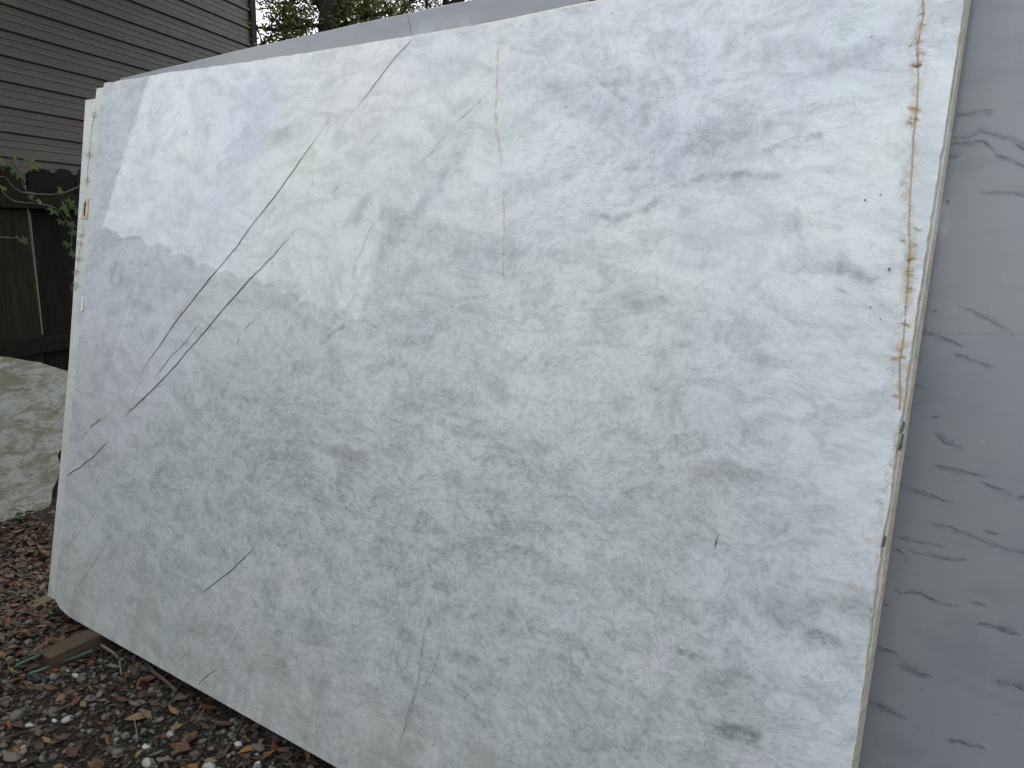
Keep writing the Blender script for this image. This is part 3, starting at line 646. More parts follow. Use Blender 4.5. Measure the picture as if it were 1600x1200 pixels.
for (x, y, r) in ((1362, 58, .003), (1370, 217, .0022), (1382, 211, .0018), (1341, 259, .0018), (1292, 271, .002), (957, 21, .0035), (885, 168, .003), (780, 290, .0035), (375, 985, .003), (666, 1157, .003), (678, 1163, .005), (446, 1128, .0028), (436, 1143, .0028), (478, 1152, .003), (548, 1157, .004), (497, 1122, .003),
                  (1360, 480, .003), (1376, 499, .003), (690, 265, .003), (1253, 1123, .0035), (1215, 1121, .003), (440, 868, .0028), (112, 914, .0035), (760, 1000, .0025), (1390, 421, .005), (1352, 313, .004), (1376, 305, .003)):
    u, v = slab_uv(x, y); it.append((u, v, r))
for k in range(150):
    u = rg.uniform(-2.7, -.02); v = abs(rg.gauss(0, .35))
    if v < 1.9 and v > .02: it.append((u, v, rg.uniform(.0008, .0022)))
specks(front, it)
# clear edge chips on the front slab's near vertical arris
for (x, y, w, h) in ((1410.5, 668, .0035, .012), (1408.5, 690, .0035, .016), (1407, 700, .003, .006), (1381.5, 846, .004, .012)):
    u, v = slab_uv(x, y); me = pydata('edge_chip', [(u-w, -.003, v-h), (u+w*.6, -.003, v-h*.7), (u+w, -.003, v+h*.8), (u-w*.3, -.003, v+h)], [(0, 1, 2, 3)])
    mesh_obj('edge_chip', me, NT('edge_chip').set(color=(.10, .10, .095), rough=.8), front)

# ---- label slab details
LO = .0215
vein(label_slab, [(150, 162), (148, 180), (144, 205), (141, 230), (140, 243), (138, 262), (136, 285), (134, 306)], .0060, M_RUST_P, 'rust_vein', off=LO, layer=2, wander=.004)
vein(label_slab, [(132, 345), (130, 362), (127, 375), (125, 395), (122, 420), (119, 440)], .008, M_RUST_FAINT, 'rust_vein', off=LO, layer=2, wander=.005)
for (x, y) in ((148, 180), (140, 242), (137, 283), (128, 368), (125, 380), (123, 405), (119, 425), (118, 444), (117, 450)): blotch(label_slab, x, y, .030, .014, .1, M_RUST_Q, off=LO, layer=3, name='rust_spot')
def slab_quad(parent, corners, off, layer, mat, name, th=.0006):
    uv = [slab_uv(x, y, off) for x, y in corners]; y = -.0004*layer
    V = [(u, y-th, v) for u, v in uv]+[(u, y, v) for u, v in uv]; n = len(uv)
    F = [tuple(range(n))]+[(i, i+n, (i+1) % n+n, (i+1) % n) for i in range(n)]
    return mesh_obj(name, pydata(name, V, F), mat, parent)
slab_quad(label_slab, [(126, 343), (139.5, 343.5), (141.5, 309), (128.5, 309)], LO, 3, M_CLEAR, 'clear_tape')
st = slab_quad(label_slab, [(129, 341.5), (137, 342.5), (140, 310), (131.5, 312)], LO, 5, M_PAPER, 'sticker')
for p in ([(134.5, 316), (134, 320), (135, 323)], [(133.5, 325), (133, 330), (132.5, 336)], [(134, 318), (133.4, 328), (132.6, 338)]):
    uv = [slab_uv(x, y, LO) for x, y in p]; V = []; 
    for (u, v) in uv: V += [(u-.005, -.0032, v), (u+.005, -.0032, v+.004)]
    mesh_obj('ink_scribble', pydata('ink_scribble', V, [(2*i, 2*i+1, 2*i+3, 2*i+2) for i in range(len(uv)-1)]), M_INK, st)
slab_quad(front, [(127.5, 486), (130.8, 486), (131.8, 463), (129.4, 463)], 0.0, 8, M_WTAPE, 'tape_strip')

# ---- grey slab details
GV = [[(1470, 213), (1513, 212), (1533, 202), (1577, 217), (1600, 236)], [(1470, 232), (1500, 226), (1537, 222), (1557, 245), (1600, 260), (1640, 266)], [(1500, 178), (1547, 175)], [(1547, 300), (1600, 303), (1640, 310)], [(1437, 518), (1467, 525), (1500, 540)],
      [(1513, 485), (1540, 497), (1573, 520)], [(1497, 555), (1547, 573)], [(1467, 728), (1493, 737), (1533, 742)], [(1403, 760), (1433, 767), (1477, 782)], [(1543, 757), (1587, 778), (1610, 773)], [(1473, 822), (1517, 835), (1550, 850), (1600, 862)],
      [(1397, 858), (1423, 877)], [(1410, 925), (1440, 928), (1470, 943), (1487, 943)], [(1517, 942), (1543, 948)], [(1370, 1010), (1400, 1023)], [(1410, 1042), (1450, 1057)], [(1357, 1090), (1410, 1120)], [(1487, 1157), (1537, 1170)], [(1407, 840), (1467, 852)],
      [(1530, 977), (1570, 985)], [(1560, 1063), (1600, 1075)], [(1480, 245), (1500, 240)], [(1372, 938), (1392, 945)], [(1420, 602), (1455, 606)], [(1452, 652), (1470, 650)], [(1410, 712), (1427, 720)], [(1465, 680), (1478, 690), (1500, 700)], [(1430, 862), (1500, 874)], [(1555, 980), (1590, 990)], [(1535, 828), (1562, 832)]]
def stretch(p, k):
    c = np.mean(np.array(p, float), 0); q = np.array(p, float); q[0] += (q[0]-c)*(k-1); q[-1] += (q[-1]-c)*(k-1); return [tuple(v) for v in q]
GV = [stretch(p, 1.45) for p in GV]
for i, p in enumerate(GV): vein(grey_slab, p, .0026+.0009*math.sin(i*2.3), M_GVEIN, off=GOFF, wander=.004, step=.010); vein(grey_slab, p, .0075+.002*math.sin(i*1.3), M_GVEIN_H, 'vein_halo', off=GOFF, layer=1, wander=.003, step=.010)
vein(grey_slab, [(1430, 519), (1490, 519), (1600, 522), (1640, 523)], .0016, M_GVEIN_Y, 'hairline', off=GOFF, wander=.001, step=.01)
vein(grey_slab, [(637, 22), (640, 36), (643, 56)], .0022, M_VEIN, 'crack', off=GOFF, wander=.001, step=.008)
vein(grey_slab, [(262, 108), (263, 116)], .003, M_VEIN_FAINT, 'crack', off=GOFF, step=.008)
for (x, y, s) in ((1540, 20, .006), (1575, 440, .010), (1465, 532, .008), (1540, 1000, .012), (1505, 1085, .010), (1470, 622, .008), (1535, 690, .012), (1445, 980, .006), (1550, 140, .010), (1565, 358, .010), (1490, 480, .010), (1545, 477, .010)): blotch(grey_slab, x, y, s, s*.5, -.2, M_GSPOT, off=GOFF, name='scuff')
it = [(*slab_uv(x, y, GOFF), r) for x, y, r in ((1481, 315, .005), (1461, 486, .004), (1456, 870, .0035), (1495, 1010, .003), (1440, 1078, .0035), (1435, 1137, .003), (1554, 1115, .003), (1380, 1108, .003), (1412, 1070, .002), (1526, 59, .002), (1551, 116, .0025), (1481, 287, .002))]
for k in range(420):
    u = rg.uniform(-.1, .6); v = abs(rg.gauss(0, .24))+.3
    if v < 1.2: it.append((u, v, rg.uniform(.0006, .0020)))
for k in range(240):
    u = rg.uniform(-2.8, .6); v = rg.uniform(1.6, 2.08); it.append((u, v, rg.uniform(.0005, .0014)))
specks(grey_slab, it)
# rust-brown peg poking up between the pack and the grey slab
def peg():
    u, v = slab_uv(927, -3, .075)
    me = box_mesh('peg', -.007, .007, -.006, .006, -.06, .012, .002)
    o = mesh_obj('wood_peg', me, M_SCRAP); p = np.array([0, 0, ZB])+S_BACK*.075+S_UP*v; o.location = (u, p[1], p[2]); o.rotation_euler = (-TH, .1, 0)
    tag(o, 'small brown wooden spacer peg between white pack and grey slab', 'peg')
peg()
# timber back rest the slabs lean on
def rack():
    r = empty('timber_rack', (-1.1, .36, 0)); tag(r, 'timber back frame holding up the leaning slabs', 'rack')
    lean = GOFF+.021
    for u in (-2.3, -1.2, .2):
        me = box_mesh('upright', -.045, .045, 0, .09, -.02, 1.75, .004); o = mesh_obj('upright', me, M_TIMBER, r)
        p = np.array([u, 0, ZB])+S_BACK*lean; o.location = tuple(p-np.array([-1.1, .36, 0])); o.rotation_euler = (-TH, 0, 0)
        q0 = np.array([u, 0, ZB])+S_BACK*(lean+.12)+S_UP*1.5; q1 = np.array([u, q0[1]+.85, 0.0])
        L = np.linalg.norm(q1-q0); me = box_mesh('brace', -.045, .045, -.02, .02, 0, L, .004); o = mesh_obj('brace', me, M_TIMBER, r)
        o.location = tuple(q1-np.array([-1.1, .36, 0])); o.rotation_euler = (math.atan2(.85, q0[2]), 0, 0)
rack()

# ================================================================== TIMBER AND SCRAPS
def sleeper(a, b, w, h, label, z=0.0, mat=M_TIMBER, name='timber_sleeper', cat='timber'):
    a, b = np.array(a, float), np.array(b, float); L = np.linalg.norm(b-a)
    me = box_mesh(name, 0, L, -w/2, w/2, 0, h, .003); o = mesh_obj(name, me, mat)
    o.location = (a[0], a[1], z); o.rotation_euler = (0, 0, math.atan2(b[1]-a[1], b[0]-a[0])); tag(o, label, cat); return o
pa = on_ground(68, 1025, .045)[:2]; pb = on_ground(155, 985, .045)[:2]; d = (pb-pa)/np.linalg.norm(pb-pa)
sleeper(pa, pa+d*1.0, .075, .049+.012, 'brown timber sleeper poking out from under the marble slabs', z=-.012)
sleeper((-.35, -.05), (-.45, .75), .09, .060, 'brown timber sleeper carrying the far end of the slabs', z=-.012)
s1 = on_ground(45, 944, .02); s2 = on_ground(70, 934, .02)
sc = sleeper(s1[:2], s1[:2]+(s2-s1)[:2]/np.linalg.norm((s2-s1)[:2])*.20,   .05, .018, 'short pale wood offcut among leaves beside the slab corner', mat=M_SCRAP, name='wood_offcut', cat='wood', z=-.004)
sc.rotation_euler = (.12, -.05, sc.rotation_euler[2])
def ribbon(name, pts, w, th, mat, label, cat):
    pts = np.array(pts); n = len(pts); t = np.gradient(pts, axis=0); V = []
    for i in range(n):
        sde = np.cross(t[i], (0, 0, 1)); sde /= np.linalg.norm(sde)
        for o, z in ((-w/2, 0), (w/2, 0), (w/2, th), (-w/2, th)): V.append(pts[i]+sde*o+np.array([0, 0, z]))
    F = [(4*i+k, 4*i+(k+1) % 4, 4*i+4+(k+1) % 4, 4*i+4+k) for i in range(n-1) for k in range(4)]+[(3, 2, 1, 0), tuple(4*(n-1)+k for k in range(4))]
    return tag(mesh_obj(name, pydata(name, V, F), mat), label, cat)
g1 = [on_ground(x, y, .012+.012*k) for k, (x, y) in enumerate(((24, 1041), (38, 1034), (52, 1028), (64, 1023)))]
ribbon('plastic_strap', g1, .022, .003, M_STRAP, 'short green plastic strap end lying at the timber sleeper end', 'strap')
g2 = [on_ground(x, y, z) for x, y, z in ((45, 1053, .012), (64, 1047, .014), (90, 1036, .014), (118, 1027, .016), (144, 1017, .018))]
ribbon('plastic_strap', g2, .014, .003, M_STRAP, 'long green plastic strap running along the timber sleeper side', 'strap')
def scrap_cloth():
    c = on_ground(55, 1057, .0); bm = bmesh.new(); bmesh.ops.create_icosphere(bm, subdivisions=2, radius=1)
    r = random.Random(5)
    for v in bm.verts: v.co = Vector((v.co.x*.035, v.co.y*.022, max(-.2, v.co.z)*.014))*r.uniform(.75, 1.25)
    me = bpy.data.meshes.new('scrap'); bm.to_mesh(me); bm.free(); o = mesh_obj('black_plastic_scrap', me, M_CLOTH); o.location = (c[0], c[1], .0)
    tag(o, 'crumpled black plastic scrap on gravel next to the green strap', 'scrap')
scrap_cloth()
def tube(pts, rad, k=6):
    pts = np.array(pts, float); n = len(pts); rad = np.broadcast_to(rad, n); t = np.gradient(pts, axis=0); t /= np.linalg.norm(t, axis=1, keepdims=True)
    V = []; 
    for i in range(n):
        a = np.cross(t[i], (0.13, .2, .97)); a /= np.linalg.norm(a); b = np.cross(t[i], a)
        for j in range(k): q = 2*math.pi*j/k; V.append(pts[i]+rad[i]*(a*math.cos(q)+b*math.sin(q)))
    F = [(i*k+j, i*k+(j+1) % k, (i+1)*k+(j+1) % k, (i+1)*k+j) for i in range(n-1) for j in range(k)]
    return V, F
def stick(name, px, r, mat, label, z=.012):
    p = [on_ground(x, y, z+dz) for x, y, dz in px]; V, F = tube(p, [r*(1-.3*i/(len(p)-1)) for i in range(len(p))], 7)
    k = 7; F = list(F)+[tuple(range(k-1, -1, -1)), tuple((len(p)-1)*k+j for j in range(k))]
    tag(mesh_obj(name, pydata(name, V, F, True), mat), label, 'stick')
stick('dry_stick', [(158, 1008, .006), (168, 1014, .01), (180, 1022, .004), (184, 1028, 0)], .006, M_TWIG_PALE, 'pale broken stick on leaves beside the timber sleeper')
stick('dry_root', [(228, 1036, .004), (240, 1050, .008), (256, 1062, .008), (264, 1069, .003), (276, 1080, .0)], .0075, M_TWIG, 'thick dark root lying in the shadow under the slab edge')
stick('dry_twig', [(166, 1030, .004), (184, 1020, .02), (198, 1012, .03), (212, 1005, .02)], .003, M_TWIG, 'thin crossing twig propped on leaves below the slab edge')
stick('dry_twig', [(187, 1030, .016), (188, 1045, .01), (190, 1055, .004)], .003, M_TWIG_PALE, 'short upright pale twig hanging over a curled leaf')
stick('dry_twig', [(210, 1124, .012), (213, 1140, .006), (213, 1158, .004)], .0018, M_TWIG_PALE, 'leaf stalk twig standing below a tan leaf on gravel')
stick('dry_twig', [(30, 1105, .004), (40, 1096, .006), (46, 1110, .004)], .004, M_TWIG, 'stubby dark twig lying on the open gravel')

# ---- broken olive stone leaning on the fence
def olive():
    base = on_ground(0, 818); b2 = base+FD*.25
    dirx = FD; topd = .75
    lean = math.atan2(0.40, 0.80); zd = np.array([0, 0, 1])*math.cos(lean)-FN*math.sin(lean)
    n = np.cross(dirx, zd); n /= np.linalg.norm(n)
    px = [(0, 557), (14, 558), (30, 561), (44, 564), (62, 566), (76, 571), (90, 575), (106, 580), (118, 600), (116, 650), (106, 685), (96, 700), (90, 712), (95, 728), (90, 748), (82, 765), (80, 785), (74, 797), (50, 804), (25, 810), (0, 817)]
    P = [hit(x, y, base, n) for x, y in px]
    loc = [((p-base)@dirx, (p-base)@zd) for p in P]
    loc += [(-.35, -.01), (-.8, .03), (-.95, .3), (-.8, .62), (-.45, .80), (-.2, .84)]
    r = random.Random(2)
    o = mesh_obj('broken_stone', prism('broken_stone', loc, 0, .03), M_OLIVE); z = Vector(zd); x = Vector(dirx); y = z.cross(x)
    o.matrix_world = Matrix(((x[0], y[0], z[0], base[0]), (x[1], y[1], z[1], base[1]), (x[2], y[2], z[2], base[2]+.0), (0, 0, 0, 1)))
    tag(o, 'broken olive grey stone slab with ragged edge leaning against the fence', 'stone slab')
olive()

# ================================================================== LEAF LITTER AND GRAVEL
def leaf_shape(r, L, Wd, n=4, curl=0.0):
    """little leaf: centre spine + two edges, pointed ends"""
    V, F = [], []
    prof = [0.0, .55, .95, .75, 0.0] if n == 4 else [0.0, 1, 0]
    m = len(prof)
    for i, p in enumerate(prof):
        x = (i/(m-1)-.5)*L; w = p*Wd/2; z = curl*((i/(m-1)-.5)*2)**2*L*.25; e = abs(curl)*w*.7+w*.12
        V += [(x, -w, z+e), (x, 0, z), (x, w, z+e*r)]
    for i in range(m-1):
        a = 3*i; F += [(a, a+1, a+4, a+3), (a+1, a+2, a+5, a+4)]
    return np.array(V), F
def visible_ground(n, seed, dens):
    """points on the ground, thickly where the camera looks, thinner around"""
    r = np.random.default_rng(seed); out = []
    while len(out) < n:
        x, y = (r.uniform(-4.5, -.9), r.uniform(-.75, .45)) if r.random() < .8 else (r.uniform(-4.5, 1.0), r.uniform(-1.8, .9))
        if r.random() < dens(x, y): out.append((x, y))
    return out
def litter_density(x, y):                        # leaves thicker towards the fence
    d = (x-F0[0])*FN[0]+(y-F0[1])*FN[1]
    if d < .06: return 0
    k = 1.0 if d < 1.35 else max(.16, 1.0-(d-1.35)*1.25)
    if x > -1.0: k *= .25
    return k
def gravel_density(x, y):
    d = (x-F0[0])*FN[0]+(y-F0[1])*FN[1]
    if d < .05: return 0
    k = .18 if d < .9 else min(1.0, .18+(d-.9)*1.0)
    if x > -1.0: k *= .35
    if y > .35: k *= .3
    return k
LEAFCOL = .85*np.array([(.085, .05, .028), (.06, .038, .024), (.11, .068, .04), (.15, .07, .03), (.12, .095, .065), (.05, .034, .024), (.09, .07, .05), (.17, .11, .05), (.13, .045, .022)])
def in_view(x, y):
    d = np.array([x, y, 0])-CAM; z = d@CF
    return 800+FPX*(d@CR)/z, 600-FPX*(d@CU)/z, z
def litter():
    r = np.random.default_rng(21); V, F, Cc = [], [], []
    for (x, y) in visible_ground(9000, 5, litter_density):
        L = .016+.042*r.random()**1.6; v, f = leaf_shape(r.uniform(.3, 1), L, L*r.uniform(.3, .5), curl=r.uniform(-.8, .9))
        a, b, c = r.uniform(0, 6.28), r.normal(0, .35), r.normal(0, .3)
        M = Matrix.Rotation(a, 3, 'Z') @ Matrix.Rotation(b, 3, 'Y') @ Matrix.Rotation(c, 3, 'X'); v = v@np.array(M).T
        v += np.array([x, y, 0]); v[:, 2] += gz(x, y)-v[:, 2].min()+r.uniform(0, .012)
        o = len(V); V += list(v); F += [tuple(o+i for i in q) for q in f]; cc = LEAFCOL[r.integers(len(LEAFCOL))]*r.uniform(.6, 1.35); Cc += [cc]*len(f)
    me = fast_mesh('leaf_litter', V, F); face_attr(me, 'col', np.array(Cc)); o = mesh_obj('leaf_litter', me, M_LITTER)
    tag(o, 'brown leaf litter strewn over the gravel beside the slabs', 'leaf litter', kind='stuff')
litter()
ICO = []
def make_icos():
    for sub in (1, 1, 1, 1, 1, 1, 2, 2, 2, 2, 2, 2):
        bm = bmesh.new(); bmesh.ops.create_icosphere(bm, subdivisions=sub, radius=1); r = random.Random(len(ICO)+77)
        ax = [Vector((r.gauss(0, 1), r.gauss(0, 1), r.gauss(0, 1))).normalized() for _ in range(5)]; h = [r.uniform(.55, .85) for _ in ax]
        for v in bm.verts:
            for a, q in zip(ax, h):
                e = v.co.dot(a)
                if e > q: v.co -= a*(e-q)*.9
            v.co *= r.uniform(.93, 1.05)
        v = np.array([q.co[:] for q in bm.verts]); v /= np.abs(v).max(); f = np.array([[w.index for w in q.verts] for q in bm.faces]); bm.free(); ICO.append((v, f))
make_icos()
STONECOL = np.array([(.055, .050, .044), (.10, .094, .085), (.035, .030, .025), (.14, .134, .125), (.07, .060, .048), (.030, .026, .021), (.05, .041, .031), (.045, .036, .027)])
def gravel():
    r = np.random.default_rng(31); V, F, Cc = [], [], []; o = 0
    for (x, y) in visible_ground(26000, 9, gravel_density):
        s = .0022+.0105*r.random()**3.2; v, f = ICO[r.integers(6)]
        S = np.array([s*r.uniform(.8, 1.4), s*r.uniform(.7, 1.1), s*r.uniform(.45, .8)]); a = r.uniform(0, 6.28); c_, s_ = math.cos(a), math.sin(a)
        w = v*S; w = np.stack([w[:, 0]*c_-w[:, 1]*s_, w[:, 0]*s_+w[:, 1]*c_, w[:, 2]], 1)+np.array([x, y, gz(x, y)+S[2]*r.uniform(.2, 1.0)])
        V.append(w); F.append(f+o); o += len(w); cc = STONECOL[r.integers(len(STONECOL))]*r.uniform(.6, 1.3); Cc.append(np.tile(cc, (len(f), 1)))
    me = fast_mesh('gravel', np.concatenate(V), np.concatenate(F)); face_attr(me, 'col', np.concatenate(Cc)); me.polygons.foreach_set('use_smooth', [True]*len(me.polygons))
    tag(mesh_obj('gravel', me, M_STONES), 'fine grey gravel and grit covering the yard ground', 'gravel', kind='stuff')
gravel()
def twigs():
    r = np.random.default_rng(41); V, F = [], []
    for (x, y) in visible_ground(1300, 12, lambda a, b: max(litter_density(a, b), .5)):
        L = .02+.12*r.random()**2; a = r.uniform(0, 6.28); n = 4; bend = r.normal(0, .15)
        pts = [(x+math.cos(a+bend*i)*L*i/(n-1), y+math.sin(a+bend*i)*L*i/(n-1), gz(x, y)+.010+r.uniform(0, .014)) for i in range(n)]
        v, f = tube(pts, np.linspace(.0018, .0008, n)*r.uniform(.7, 1.5), 4); o = len(V); V += list(v); F += [tuple(o+i for i in q) for q in f]
    tag(mesh_obj('twig_litter', fast_mesh('twig_litter', V, F), M_TWIG), 'thin dry twigs scattered through the leaf litter', 'twigs', kind='stuff')
twigs()
# the pebbles that can be told apart: pieces of the ground
def pebbles():
    r = np.random.default_rng(51); meshes = []
    for v, f in ICO[6:]:
        me = fast_mesh('pebble', v, f); me.polygons.foreach_set('use_smooth', [True]*len(me.polygons)); me.materials.append(M_PEB); meshes.append(me)
    wm = []
    for m in meshes[:3]: q = m.copy(); q.materials.clear(); q.materials.append(M_PEB_W); wm.append(q)
    n = 0
    def put(x, y, s, white):
        me = wm[r.integers(3)] if white else meshes[r.integers(len(meshes))]
        o = bpy.data.objects.new('pebble', me); COL.objects.link(o); o.parent = GROUND
        o.scale = (s*r.uniform(.95, 1.35), s*r.uniform(.75, 1.05), s*r.uniform(.5, .75)); o.location = (x, y, gz(x, y)+s*.36); o.rotation_euler = (r.normal(0, .2), r.normal(0, .2), r.uniform(0, 6.28))
    fixed = [(105, 1120, .020, 1), (46, 1127, .012, 1), (38, 1017, .019, 0), (57, 1012, .017, 0), (85, 1054, .020, 0), (140, 1087, .020, 0), (84, 1108, .020, 0), (84, 1120, .010, 1), (266, 1143, .016, 1), (228, 1187, .017, 1), (327, 1195, .020, 1),
             (402, 1163, .022, 0), (372, 1158, .014, 1), (183, 1170, .016, 0), (25, 1115, .026, 0), (280, 1082, .017, 0), (305, 1174, .018, 0), (38, 1160, .012, 1), (400, 1190, .012, 1), (360, 1142, .012, 0), (20, 1000, .018, 0), (45, 1001, .018, 0), (90, 1003, .014, 0), (130, 1050, .012, 0), (195, 1142, .014, 0), (228, 1161, .012, 1), (318, 1118, .012, 0), (118, 1052, .013, 1)]
    for (x, y, s, w) in fixed: p = on_ground(x, y, .005); put(p[0], p[1], s, w); n += 1
    for (x, y) in visible_ground(4000, 17, gravel_density):
        X, Y, z = in_view(x, y)
        if n >= 290: break
        if -20 < X < 620 and 800 < Y < 1230 and y < .16: put(x, y, r.choice([.008, .010, .012, .015, .018], p=[.3, .3, .22, .13, .05]), r.random() < .02); n += 1
pebbles()
def fallen_leaves():
    r = np.random.default_rng(61); kinds = []
    for mat, lab, grp in ((M_LEAF_BROWN, 'dull brown fallen leaf on the gravel and litter', 'brown fallen leaves'), (M_LEAF_RED, 'rust red fallen leaf on the gravel and litter', 'rust red fallen leaves'),
                          (M_LEAF_TAN, 'tan yellow fallen leaf on the gravel and litter', 'tan fallen leaves'), (M_LEAF_GREY, 'bleached grey fallen leaf on the gravel and litter', 'grey fallen leaves')):
        ms = []
        for k in range(4):
            v, f = leaf_shape(r.uniform(.2, 1.2), 1.0, r.uniform(.36, .55), curl=r.uniform(-.5, .9)); v[:, 2] -= v[:, 2].min(); me = pydata('fallen_leaf', v, f, True); me.materials.append(mat); ms.append(me)
        kinds.append((ms, lab, grp))
    def put(x, y, L, k, rz, dz=.012):
        ms, lab, grp = kinds[k]; o = bpy.data.objects.new('fallen_leaf', ms[r.integers(4)]); COL.objects.link(o); o.scale = (L, L, L)
        o.location = (x, y, gz(x, y)+dz); o.rotation_euler = (r.normal(0, .14), r.normal(0, .16), rz); tag(o, lab, 'leaf', grp)
    fixed = [(212, 1117, .075, 2, .7), (295, 1152, .07, 1, 1.8), (282, 1165, .075, 1, .3), (190, 1090, .07, 1, .1), (295, 1195, .07, 2, .2), (130, 1096, .05, 2, 2.9), (270, 1105, .05, 2, .1), (215, 1095, .05, 3, .8), (80, 1046, .08, 1, .5), (345, 1125, .07, 3, .4), (255, 1183, .06, 3, .2), (15, 1177, .06, 3, .2), (110, 1169, .07, 1, -.2),
             (150, 1192, .07, 1, .2), (386, 1168, .06, 2, 1.2), (325, 1102, .07, 1, .3), (350, 1128, .05, 1, .4), (88, 1149, .06, 1, 0), (60, 1160, .05, 0, .1), (72, 1150, .04, 2, .2), (25, 1126, .06, 1, .1), (244, 1173, .05, 3, 1.5), (214, 1036, .05, 2, 2.0), (230, 1058, .06, 1, .7), (168, 1135, .04, 0, .2), (100, 1022, .05, 1, .2), (120, 1020, .05, 2, .6), (70, 976, .06, 1, .2)]
    n = 0
    for (x, y, L, k, a) in fixed: p = on_ground(x, y, .012); put(p[0], p[1], L, k, a); n += 1
    for (x, y) in visible_ground(6000, 23, litter_density):
        X, Y, z = in_view(x, y)
        if n >= 295: break
        if -20 < X < 560 and 800 < Y < 1220 and y < .45: put(x, y, r.uniform(.03, .06), int(r.choice(4, p=[.58, .14, .08, .20])), r.uniform(0, 6.28), r.uniform(.006, .022)); n += 1
fallen_leaves()

# ================================================================== PLANTS
def leaflet(L, Wd, fold=.15):
    prof = [(0, 0), (.2, .55), (.5, 1.0), (.75, .65), (1, 0)]; V, F = [], []
    for (x, w) in prof: V += [(x*L, -w*Wd/2, fold*w*Wd-.12*L*x*x), (x*L, 0, -.12*L*x*x), (x*L, w*Wd/2, fold*w*Wd-.12*L*x*x)]
    for i in range(4): a = 3*i; F += [(a, a+1, a+4, a+3), (a+1, a+2, a+5, a+4)]
    return np.array(V), F
def palmate(size, n=5):
    V, F = [], []
    for k in range(n):
        a = (k-(n-1)/2)*math.radians(52); L = size*(1-.12*abs(k-(n-1)/2)); v, f = leaflet(L, L*.42)
        c, s = math.cos(a), math.sin(a); v = np.stack([v[:, 0]*c-v[:, 1]*s, v[:, 0]*s+v[:, 1]*c, v[:, 2]], 1); o = len(V); V += list(v); F += [tuple(o+i for i in q) for q in f]
    return pydata('leaf', V, F, True)
def creeper():
    off = .06; n = FN; P0 = F0+FN*off; at = lambda x, y, o=0: hit(x, y, P0+FN*o, n)
    root = at(20, 330); c = empty('creeper_vine', tuple(at(0, 420))); org = np.array(c.location)
    tag(c, 'green creeper vine with five-fingered leaves trailing along the fence top', 'vine')
    stems = [[(-20, 225), (0, 234), (14, 246), (24, 258), (34, 275), (35, 288), (42, 300), (58, 303), (80, 304), (104, 300), (124, 291)], [(-10, 276), (8, 276), (20, 292), (32, 300), (55, 304)],
             [(2, 298), (10, 306), (20, 314), (40, 317), (60, 318)], [(60, 318), (80, 322), (92, 328), (100, 340), (108, 352), (112, 375), (110, 400)], [(-5, 370), (20, 372), (40, 376)]]
    for s in stems:
        p = np.array([at(x, y, .004*i % .02) for i, (x, y) in enumerate(s)])-org; V, F = tube(p, .0032, 5); mesh_obj('stem', pydata('stem', V, F, True), M_VINESTEM, c)
    leaves = [(24, 264, .085, 0, -2.6), (26, 270, .075, 0, -1.0), (48, 256, .09, 1, -.1), (5, 253, .07, 1, 3.0), (20, 246, .05, 1, .6), (0, 258, .06, 0, -2.2), (92, 297, .055, 1, -.4), (60, 313, .06, 1, -1.2), (50, 309, .04, 1, 2.6), (4, 292, .05, 1, -2.0), (98, 322, .085, 0, -.7), (84, 328, .075, 0, -2.3), (108, 318, .07, 0, .4),
              (104, 332, .07, 0, -1.5), (110, 348, .07, 0, -1.6), (112, 362, .06, 0, -1.0), (36, 374, .06, 0, -.8), (30, 372, .05, 0, -2.2), (106, 380, .06, 0, -2), (112, 395, .06, 0, -1), (40, 252, .05, 0, .3), (96, 345, .05, 0, -2.4), (118, 330, .06, 0, -.3)]
    xd, zd = Vector(FD), Vector((0, 0, 1))
    for i, (x, y, s, k, a) in enumerate(leaves):
        p = at(x, y, .03+.01*math.sin(i*2.1)); o = mesh_obj('leaf', palmate(s*.72), M_CREEPER_Y if k else M_CREEPER, c)
        # leaf blade faces the yard; 'a' turns it in the fence plane
        ex = xd*math.cos(a)+zd*math.sin(a); ez = (Vector(FN)+Vector((0, 0, .55))+.35*Vector((math.sin(i*3.3), math.cos(i*1.9), 0))).normalized(); ey = ez.cross(ex).normalized(); ex = ey.cross(ez)
        q = Vector(p-org); o.matrix_local = Matrix(((ex[0], ey[0], ez[0], q[0]), (ex[1], ey[1], ez[1], q[1]), (ex[2], ey[2], ez[2], q[2]), (0, 0, 0, 1)))
creeper()
def weed(x, y, s, n, label):
    p = on_ground(x, y); w = empty('weed', (p[0], p[1], gz(p[0], p[1]))); tag(w, label, 'weed'); r = random.Random(x)
    V, F = [], []
    mesh_obj('stem', pydata('stem', *tube([(0, 0, 0), (.003, 0, s*.35), (.006, .004, s*.7)], .002, 5), True), M_WEED, w)
    for i in range(n):
        v, f = leaflet(s*r.uniform(.6, 1), s*.4); o = mesh_obj('leaf', pydata('leaf', v, f, True), M_WEED, w)
        o.location = (0, 0, s*r.uniform(.25, .7)); o.rotation_euler = (r.uniform(-.3, .3), r.uniform(-.7, .1), i*2.4+r.uniform(-.4, .4))
weed(40, 815, .085, 9, 'small fresh green weed sprouting below the broken olive stone')
weed(30, 936, .05, 5, 'tiny green weed between leaves near the wood offcut')
weed(84, 966, .04, 5, 'tiny dark green weed in shadow at the slab corner')
weed(10, 985, .035, 4, 'tiny green sprig on the open gravel')

